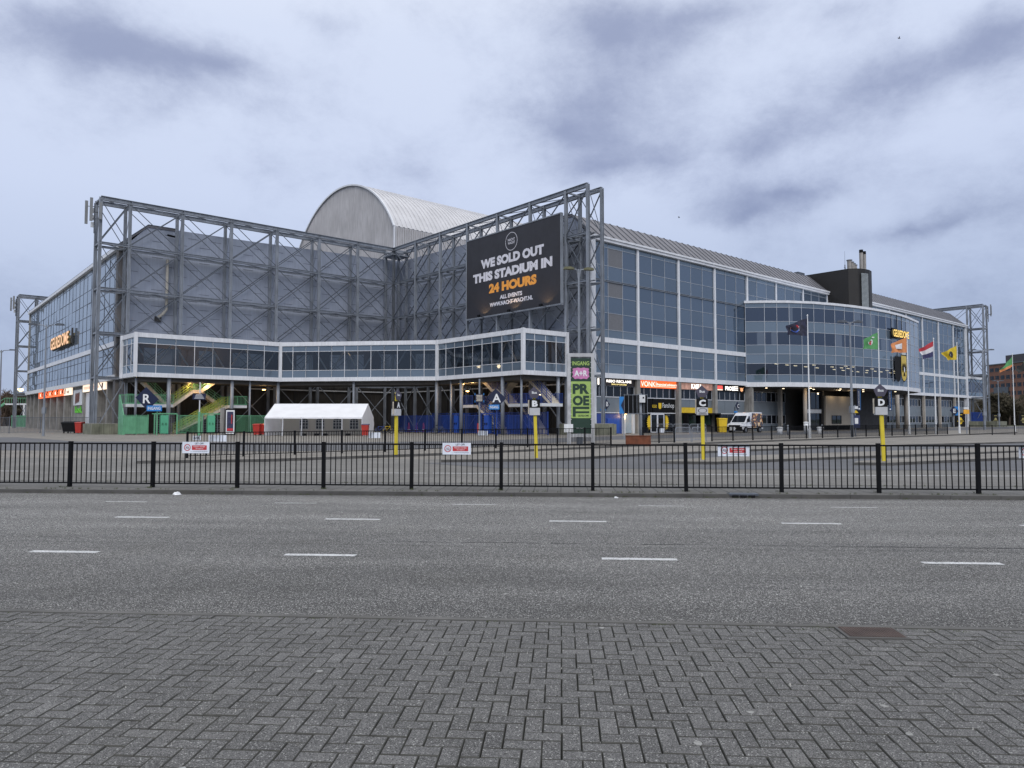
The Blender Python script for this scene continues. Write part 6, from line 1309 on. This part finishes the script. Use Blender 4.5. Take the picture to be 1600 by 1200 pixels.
MB(fr).tube((0, .1, 0), (0, .1, 2.9), .06).build('post', steel, t); MB(fr).bb(-.2, .35, -.05, .05, .9, 2.0).build('poster_box', dkblue, t); MB(fr).bb(-.12, .18, -.07, -.05, 1.25, 1.75).build('paper', white, t); MB(fr).bb(-.2, .2, -.05, .05, 2.55, 2.8).build('plate', offw, t); MB(fr).flat((0, -.06, 2.3), (1, 0, 0), [(-.22, -.1), (.22, -.1), (.05, .12), (-.05, .12)]).build('warning_plate', yel, t, camface=True)
t = thing('info_sign', 'small white and amber sign on a grey cabinet at the right end of the plaza', 'sign', (at(1510, 650, 76)[0], 76, 0), 0); fr = sb(t)
MB(fr).tube((0, 0, 0), (0, 0, 2.4), .05).build('post', steel, t); MB(fr).bb(-.26, .26, -.05, .05, 2.72, 2.9).build('plate', offw, t); MB(fr).bb(-.28, .28, -.06, .05, 2.2, 2.66).build('amber_plate', mat('amber plate', (.75, .38, .03), .5), t); MB(fr).tube((0, 0, 2.4), (0, 0, 3.05), .04).build('post', steel, t)
for px, lab in ((1500, 'dark poster box with yellow print beside the sky blue plate at the right'), (1555, 'black poster box with a pale gold ornament right of the far steel tower'), (1598, 'dark poster box cut off by the right edge')):
    t = thing('poster_box', lab, 'poster box', (at(px, 650, 195 if px != 1500 else 150)[0], 195 if px != 1500 else 150, 0), 0); fr = sb(t); MB(fr).bb(-1.0, 1.0, -.12, .12, .1, 3.0).build('box', blackm, t); gold = mat('dull gold print', (.30, .26, .11), .5)
    MB(fr).flat((0, -.13, 1.75), (1, 0, 0), [(-.45, -.3), (.45, -.3), (.15, .3), (-.15, .3)]).bb(-.7, .7, -.14, -.125, 1.2, 1.3).flat((0, -.13, .8), (1, 0, 0), [(-.4, .2), (.4, .2), (.1, -.2), (-.1, -.2)]).bb(-.4, .4, -.14, -.125, 2.5, 2.65).build('print', gold if px != 1500 else yel, t, camface=True)
metal_fence('gate_fence', 'distant blue bar fence and gates under the far right steel tower', 'fence', W(122.3, 35.0), W(127.5, 37.6), 3.2, blue, 2.5, 14, .12)
t = thing('concrete_plinth', 'low mossy concrete plinth under the far right steel tower', 'plinth', W(125, 38, 0), TH); MB(W).bb(121.5, 128, 36, 42, 0, 1.2).build('block', mossy, t)
# green fence pieces and distant gate at far left
metal_fence('gate_fence', 'distant green bar fence under the far left steel tower', 'fence', at(18, 650, 150)[:2], at(48, 650, 146)[:2], 2.4, green, 2.5, 9, .08)
t = thing('staircase', 'distant green railed stair head by the far left steel tower', 'staircase', (at(42, 650, 150)[0], 150, 0), 0); fr = sb(t)
MB(fr).bb(-4, 2.2, -1, 1, 4.6, 4.9).bb(-.2, .2, -1, 1, 0, 4.6).build('landing', offw, t); m = MB(fr)
for k in range(14): m.beam((-4 + k * .47, -1, 4.9), (-4 + k * .47, -1, 6), .06)
m.beam((-4, -1, 6), (2.2, -1, 6), .09).beam((-4, -1, 4.9), (-9, -1, 1), .4).beam((-4, -1, 6), (-9, -1, 2.1), .09).build('handrail', green, t)
tag(MB().lathe(at(32, 609, 152), [(.1, -.3), (.45, -.2), (.5, .15), (.1, .3)], 10).build('lamp_globe', lampwarm), 'warm yellow lamp glowing before the bare trees at the far left', 'lamp')
# ------------------------------------------------------------------ brick office block, low dark hall
def office():
    Y = 300; A, B = at(1545, 650, Y), at(1660, 650, 262); t = thing('office_block', 'reddish brown brick office block with rows of dark windows behind the flags', 'building', (A[0], A[1], 0), math.atan2(B[1] - A[1], B[0] - A[0])); fr = sb(t)
    L_ = math.hypot(B[0] - A[0], B[1] - A[1]) + 20; H_ = 24.2; bm_ = mat('red brown brick', (.19, .095, .07), .85, 0, .12, .2)
    MB(fr).bb(0, L_, 0, 16, 0, H_).build('wall', bm_, t); MB(fr).bb(8, L_, 2, 14, H_, H_ + 3.2).build('roof_storey', mat('dark roof storey', (.05, .05, .06), .6), t); MB(fr).bb(-.2, L_, -.3, .0, H_ - .4, H_).build('parapet', steel_dk, t)
    for fl in range(7):
        z = 1.6 + fl * 3.25
        for k in range(16 if fl < 6 else 14):
            x_ = 1.6 + k * 3.0
            if x_ + 2 > L_: break
            w_ = MB(fr).bb(x_, x_ + 2.1, -.04, .05, z, z + 1.45).build('window', blackglass, t); MB(fr).bb(x_ + .7, x_ + .8, -.08, -.04, z, z + 1.45).bb(x_, x_ + 2.1, -.1, .0, z - .1, z).build('frame', steel_dk, w_)
    MB(fr).bb(4, 12, -.5, -.1, 12.2, 14.6).build('bay_box', steel_dk, t)
    for k in range(4): MB(fr).tube((5 + k * .8, 5, H_), (5 + k * .8, 5, H_ + 1.6), .12, n=6).build('vent', steel, t)
office()
t = thing('hall', 'low dark flat roofed hall behind the right end of the footbridge', 'building', (at(1520, 650, 235)[0], 235, 0), 0); fr = sb(t); MB(fr).bb(-3, 5, 0, 12, 0, 15.5).build('wall', mat('slate cladding', (.045, .05, .06), .7), t); MB(fr).bb(-3.3, 5.3, -.3, 12, 15.5, 16.2).build('roof', steel_dk, t)
winb = MB(fr)
for k in range(2): winb.bb(-2 + k * 4, .5 + k * 4, -.05, .02, 11, 13)
winb.build('window_row', blackglass, t)
# ------------------------------------------------------------------ bare winter trees
bark = mat('bare bark', (.085, .066, .050), .9, 0, .25, 3); twig = mat('bare twigs', (.105, .075, .055), .9, 0, .2, 2); twigg = mat('budding green brown twigs', (.085, .074, .050), .9, 0, .3, 1)
def make_tree(seed, H_, spread, tw, dense=1.0, twr=.022):
    rnd = random.Random(seed); T_, C_ = MB(), MB()
    def grow_(p, d, L_, r, lv):
        n = 3; q = p
        for i in range(n):
            d2 = (d + V3((rnd.gauss(0, .12), rnd.gauss(0, .12), rnd.gauss(.03, .06)))).normalized(); q2 = q + d2 * (L_ / n)
            (T_ if lv < 2 else C_).tube(q, q2, r * (1 - .25 * i / n), r * (1 - .25 * (i + 1) / n), 6 if lv < 2 else 3, cap=False); q, d = q2, d2
            if lv >= 1 or i == n - 1 or (lv == 0 and i >= 1):
                kk = {0: 4, 1: 3, 2: 4, 3: 5, 4: 0}[min(lv, 4)]
                for _ in range(int(kk * dense) if lv < 4 else 0):
                    a_ = rnd.uniform(0, 6.283); el = rnd.uniform(.35, 1.0); dd = (d * el + V3((math.cos(a_), math.sin(a_), rnd.uniform(-.1, .5))) * spread).normalized()
                    grow_(q - d * rnd.uniform(0, L_ / n), dd, L_ * rnd.uniform(.48, .72), max(r * .52, twr), lv + 1)
    grow_(V3((0, 0, 0)), V3((0, 0, 1)), H_ * .36, H_ * .022, 0)
    return T_, C_
def tree(seed, lab, H_, spread, tw, loc, group, dense=1.0, twr=.022):
    t = thing('bare_tree', lab, 'tree', loc, 0, group); T_, C_ = make_tree(seed, H_, spread, tw, dense, twr); T_.sp = C_.sp = (lambda x, y, z: (x + loc[0], y + loc[1], z + loc[2]))
    T_.build('trunk', bark, t, solid=False); C_.build('crown', tw, t, solid=False); return t
gL, gR = 'bare trees behind the left facade', 'bare trees in front of the brick office block'
tl = [tree(11, 'bare brown tree at the extreme left edge behind the crowd fence', 12.5, .8, twig, (at(4, 650, 175)[0], 175, 0), gL, 1, .045), tree(12, 'bare brown tree second from the left edge, behind the crowd fence', 11.5, .85, twig, (at(20, 650, 182)[0], 182, 0), gL, 1, .045), tree(13, 'bare brown tree just left of the far steel tower', 11, .8, twigg, (at(36, 650, 172)[0], 172, 0), gL, 1, .045)]
for k, (px, Y, s_) in enumerate(((-14, 178, 1.05), (12, 195, 1.1), (28, 200, 1.12), (44, 190, 1.0), (-30, 185, 1.1))):
    c = dup(tl[k % 3], (at(px, 650, Y)[0], Y, 0), k * 1.3 + .4, ('bare brown tree partly out of frame on the left', 'taller bare tree behind the first gap at the far left', 'taller bare tree behind the yellow lamp at the far left', 'bare tree right behind the far left steel tower', 'bare tree outside the left edge of the view')[k]); c.scale = (s_, s_, s_)
tr = [tree(21, 'bare green brown tree right of the far steel tower', 13, .7, twigg, (at(1560, 650, 205)[0], 205, 0), gR, 1, .05), tree(22, 'bare green brown tree in the middle below the office block', 12, .75, twigg, (at(1577, 650, 200)[0], 200, 0), gR, 1, .05), tree(23, 'bare brown tree below the right part of the office block', 12.5, .8, twig, (at(1593, 650, 204)[0], 204, 0), gR, 1, .05)]
for k, (px, Y, s_) in enumerate(((1550, 215, 1.0), (1568, 218, 1.05), (1585, 216, 1.0), (1605, 210, 1.0), (1622, 208, 1.0))):
    c = dup(tr[k % 3], (at(px, 650, Y)[0], Y, 0), k * 2.1 + .7, ('bare tree filling the gap just right of the far tower', 'second row bare tree before the office block, left', 'second row bare tree before the office block, right', 'bare tree at the right edge before the office block', 'bare tree outside the right edge of the view')[k]); c.scale = (s_, s_, s_)
# dense undergrowth below the trees
def scrub(name, x0, x1, y0, y1, h, n, m_, seed):
    rnd = random.Random(seed); m = MB()
    for _ in range(n):
        x_, y_ = rnd.uniform(x0, x1), rnd.uniform(y0, y1); hh = h * rnd.uniform(.35, 1.0); p = V3((x_, y_, 0)); d = V3((rnd.gauss(0, .25), rnd.gauss(0, .25), 1)).normalized()
        q = p + d * hh; m.tube(p, q, .07, .03, 3, cap=False)
        for k in range(7):
            c = p.lerp(q, rnd.uniform(.25, 1)); e = c + V3((rnd.gauss(0, .8), rnd.gauss(0, .5), rnd.gauss(.5, .5))); m.tube(c, e, .03, .03, 3, cap=False)
    return tag(m.build(name, m_, solid=False), kind='stuff')
scrub('undergrowth', at(1543, 650, 212)[0], at(1640, 650, 212)[0], 196, 226, 8.5, 1500, twigg, 5); scrub('undergrowth', at(-40, 650, 180)[0], at(50, 650, 180)[0], 168, 215, 6.5, 1200, twig, 6)
tag(MB().quad((at(1400, 650, 170)[0], 172, .02), (260, 172, .02), (300, 320, .02), (100, 320, .02)).build('grass_verge', grass_m, camface=True), kind='structure')
# two birds in the sky
birdm = mat('dark feathers', (.02, .02, .022), .8)
for px, py, Y, lab in ((1405, 60, 95, 'small dark bird flying high at the upper right of the sky'), (1061, 340, 120, 'tiny dark bird flying above the ridge of the long roof')):
    c = V3(at(px, py, Y)); m = MB(); b_ = .36
    pts = [c + V3(p) * b_ for p in ((-.5, 0, 0), (-.3, .05, .07), (.1, .06, .08), (.42, 0, .05), (.55, 0, 0), (.4, 0, -.04), (.0, 0, -.09), (-.3, 0, -.05))]; up = [p + V3((0, .05, 0)) for p in pts]; n = len(pts)
    m.add(pts + up, [tuple(range(n))[::-1], tuple(range(n, 2 * n))] + [(k, (k + 1) % n, n + (k + 1) % n, n + k) for k in range(n)])
    for s_, zz in ((1, .75), (-1, .45)): w0 = [c + V3(p) * b_ for p in ((-.15, 0, .04), (.25, 0, .06), (.05, s_ * .45, zz * .7), (-.35, s_ * .9, zz), (-.3, s_ * .5, zz * .6))]; m.add(w0, [tuple(range(5))])
    tag(m.build('bird', birdm, solid=False), lab, 'bird')
# grit on the paving and little weeds along the kerbs (nobody could count them)
rg = random.Random(9); m = MB(S)
for _ in range(260):
    s_, d_ = rg.uniform(-7, 7), rg.uniform(2.6, 6.4); r_ = rg.uniform(.0015, .0042) * (2 if rg.random() < .03 else 1); m.tube((s_, d_, .0), (s_, d_, r_ * 1.6 + .004), r_, r_ * .5, 5)
tag(m.build('grit', mat('pale grit', (.42, .41, .38), .9, var=.4, vs=300), solid=False), kind='stuff')
def weeds(spots, h):
    m = MB(S)
    for s_, d_, z_ in spots:
        for k in range(rg.randint(4, 11)):
            a_ = rg.uniform(0, 6.283); l_ = h * rg.uniform(.4, 1.2); x_, y_ = s_ + rg.gauss(0, .025), d_ + rg.gauss(0, .012); e = (x_ + math.cos(a_) * l_ * .7, y_ + math.sin(a_) * l_ * .5, z_ + l_); w_ = .003
            m.add([(x_ - w_, y_, z_), (x_ + w_, y_, z_), e], [(0, 1, 2)])
    return m
sp = [(rg.uniform(-14, 14), 15.54 + rg.gauss(0, .01), .0) for _ in range(90)] + [(rg.uniform(-14, 14), 15.73 + abs(rg.gauss(0, .05)), .074) for _ in range(110)] + [(s0 + 2.03 * k + rg.gauss(0, .05), 16.15 + rg.gauss(0, .05), .074) for k in range(-8, 8) for _ in range(4)] + [(rg.uniform(-14, 14), 17.7, .074) for _ in range(90)]
sp2 = [(rg.uniform(-6, 7), 5.98 + rg.gauss(0, .012), -.003) for _ in range(120)] + [(rg.uniform(1.8, 3.2), 5.95 + rg.gauss(0, .05), -.003) for _ in range(30)]
weedm = mat('small weeds', (.055, .07, .025), .9, var=.4, vs=20)
tag(weeds(sp, .05).build('weeds', weedm, solid=False), kind='stuff'); tag(weeds(sp2, .012).build('moss_tufts', weedm, solid=False), kind='stuff')
# bare wood on the far side of the street, behind the viewer: it shows as reflections in the glass
m = MB(); rw = random.Random(31)
protos = [make_tree(41 + k, 12, .75, twig, .75, .08) for k in range(2)]
for k in range(18):
    T_, C_ = protos[k % 2]; ox, oy, sc2, an = -90 + k * 15 + rw.uniform(-3, 3), -38 + rw.uniform(-9, 9), rw.uniform(.8, 1.25), rw.uniform(0, 6.28); cs, sn = math.cos(an), math.sin(an)
    for src_ in (T_, C_): m.add([(ox + (p[0] * cs - p[1] * sn) * sc2, oy + (p[0] * sn + p[1] * cs) * sc2, p[2] * sc2) for p in src_.v], src_.f, 0, .5)
tag(m.build('distant_wood', bark, solid=False), kind='stuff')
m = MB(S)
for _ in range(26):
    s_, d_, r_ = rg.uniform(-5, 6), rg.uniform(3.0, 5.9), rg.uniform(.010, .024); m.prism([(s_ + r_ * rg.uniform(.7, 1.2) * math.cos(a), d_ + r_ * rg.uniform(.7, 1.2) * math.sin(a)) for a in [k * 6.283 / 9 for k in range(9)]], .0, .0042)
tag(m.build('gum_spots', mat('trodden gum', (.26, .26, .25), .9, var=.2, vs=60), solid=False), kind='stuff')
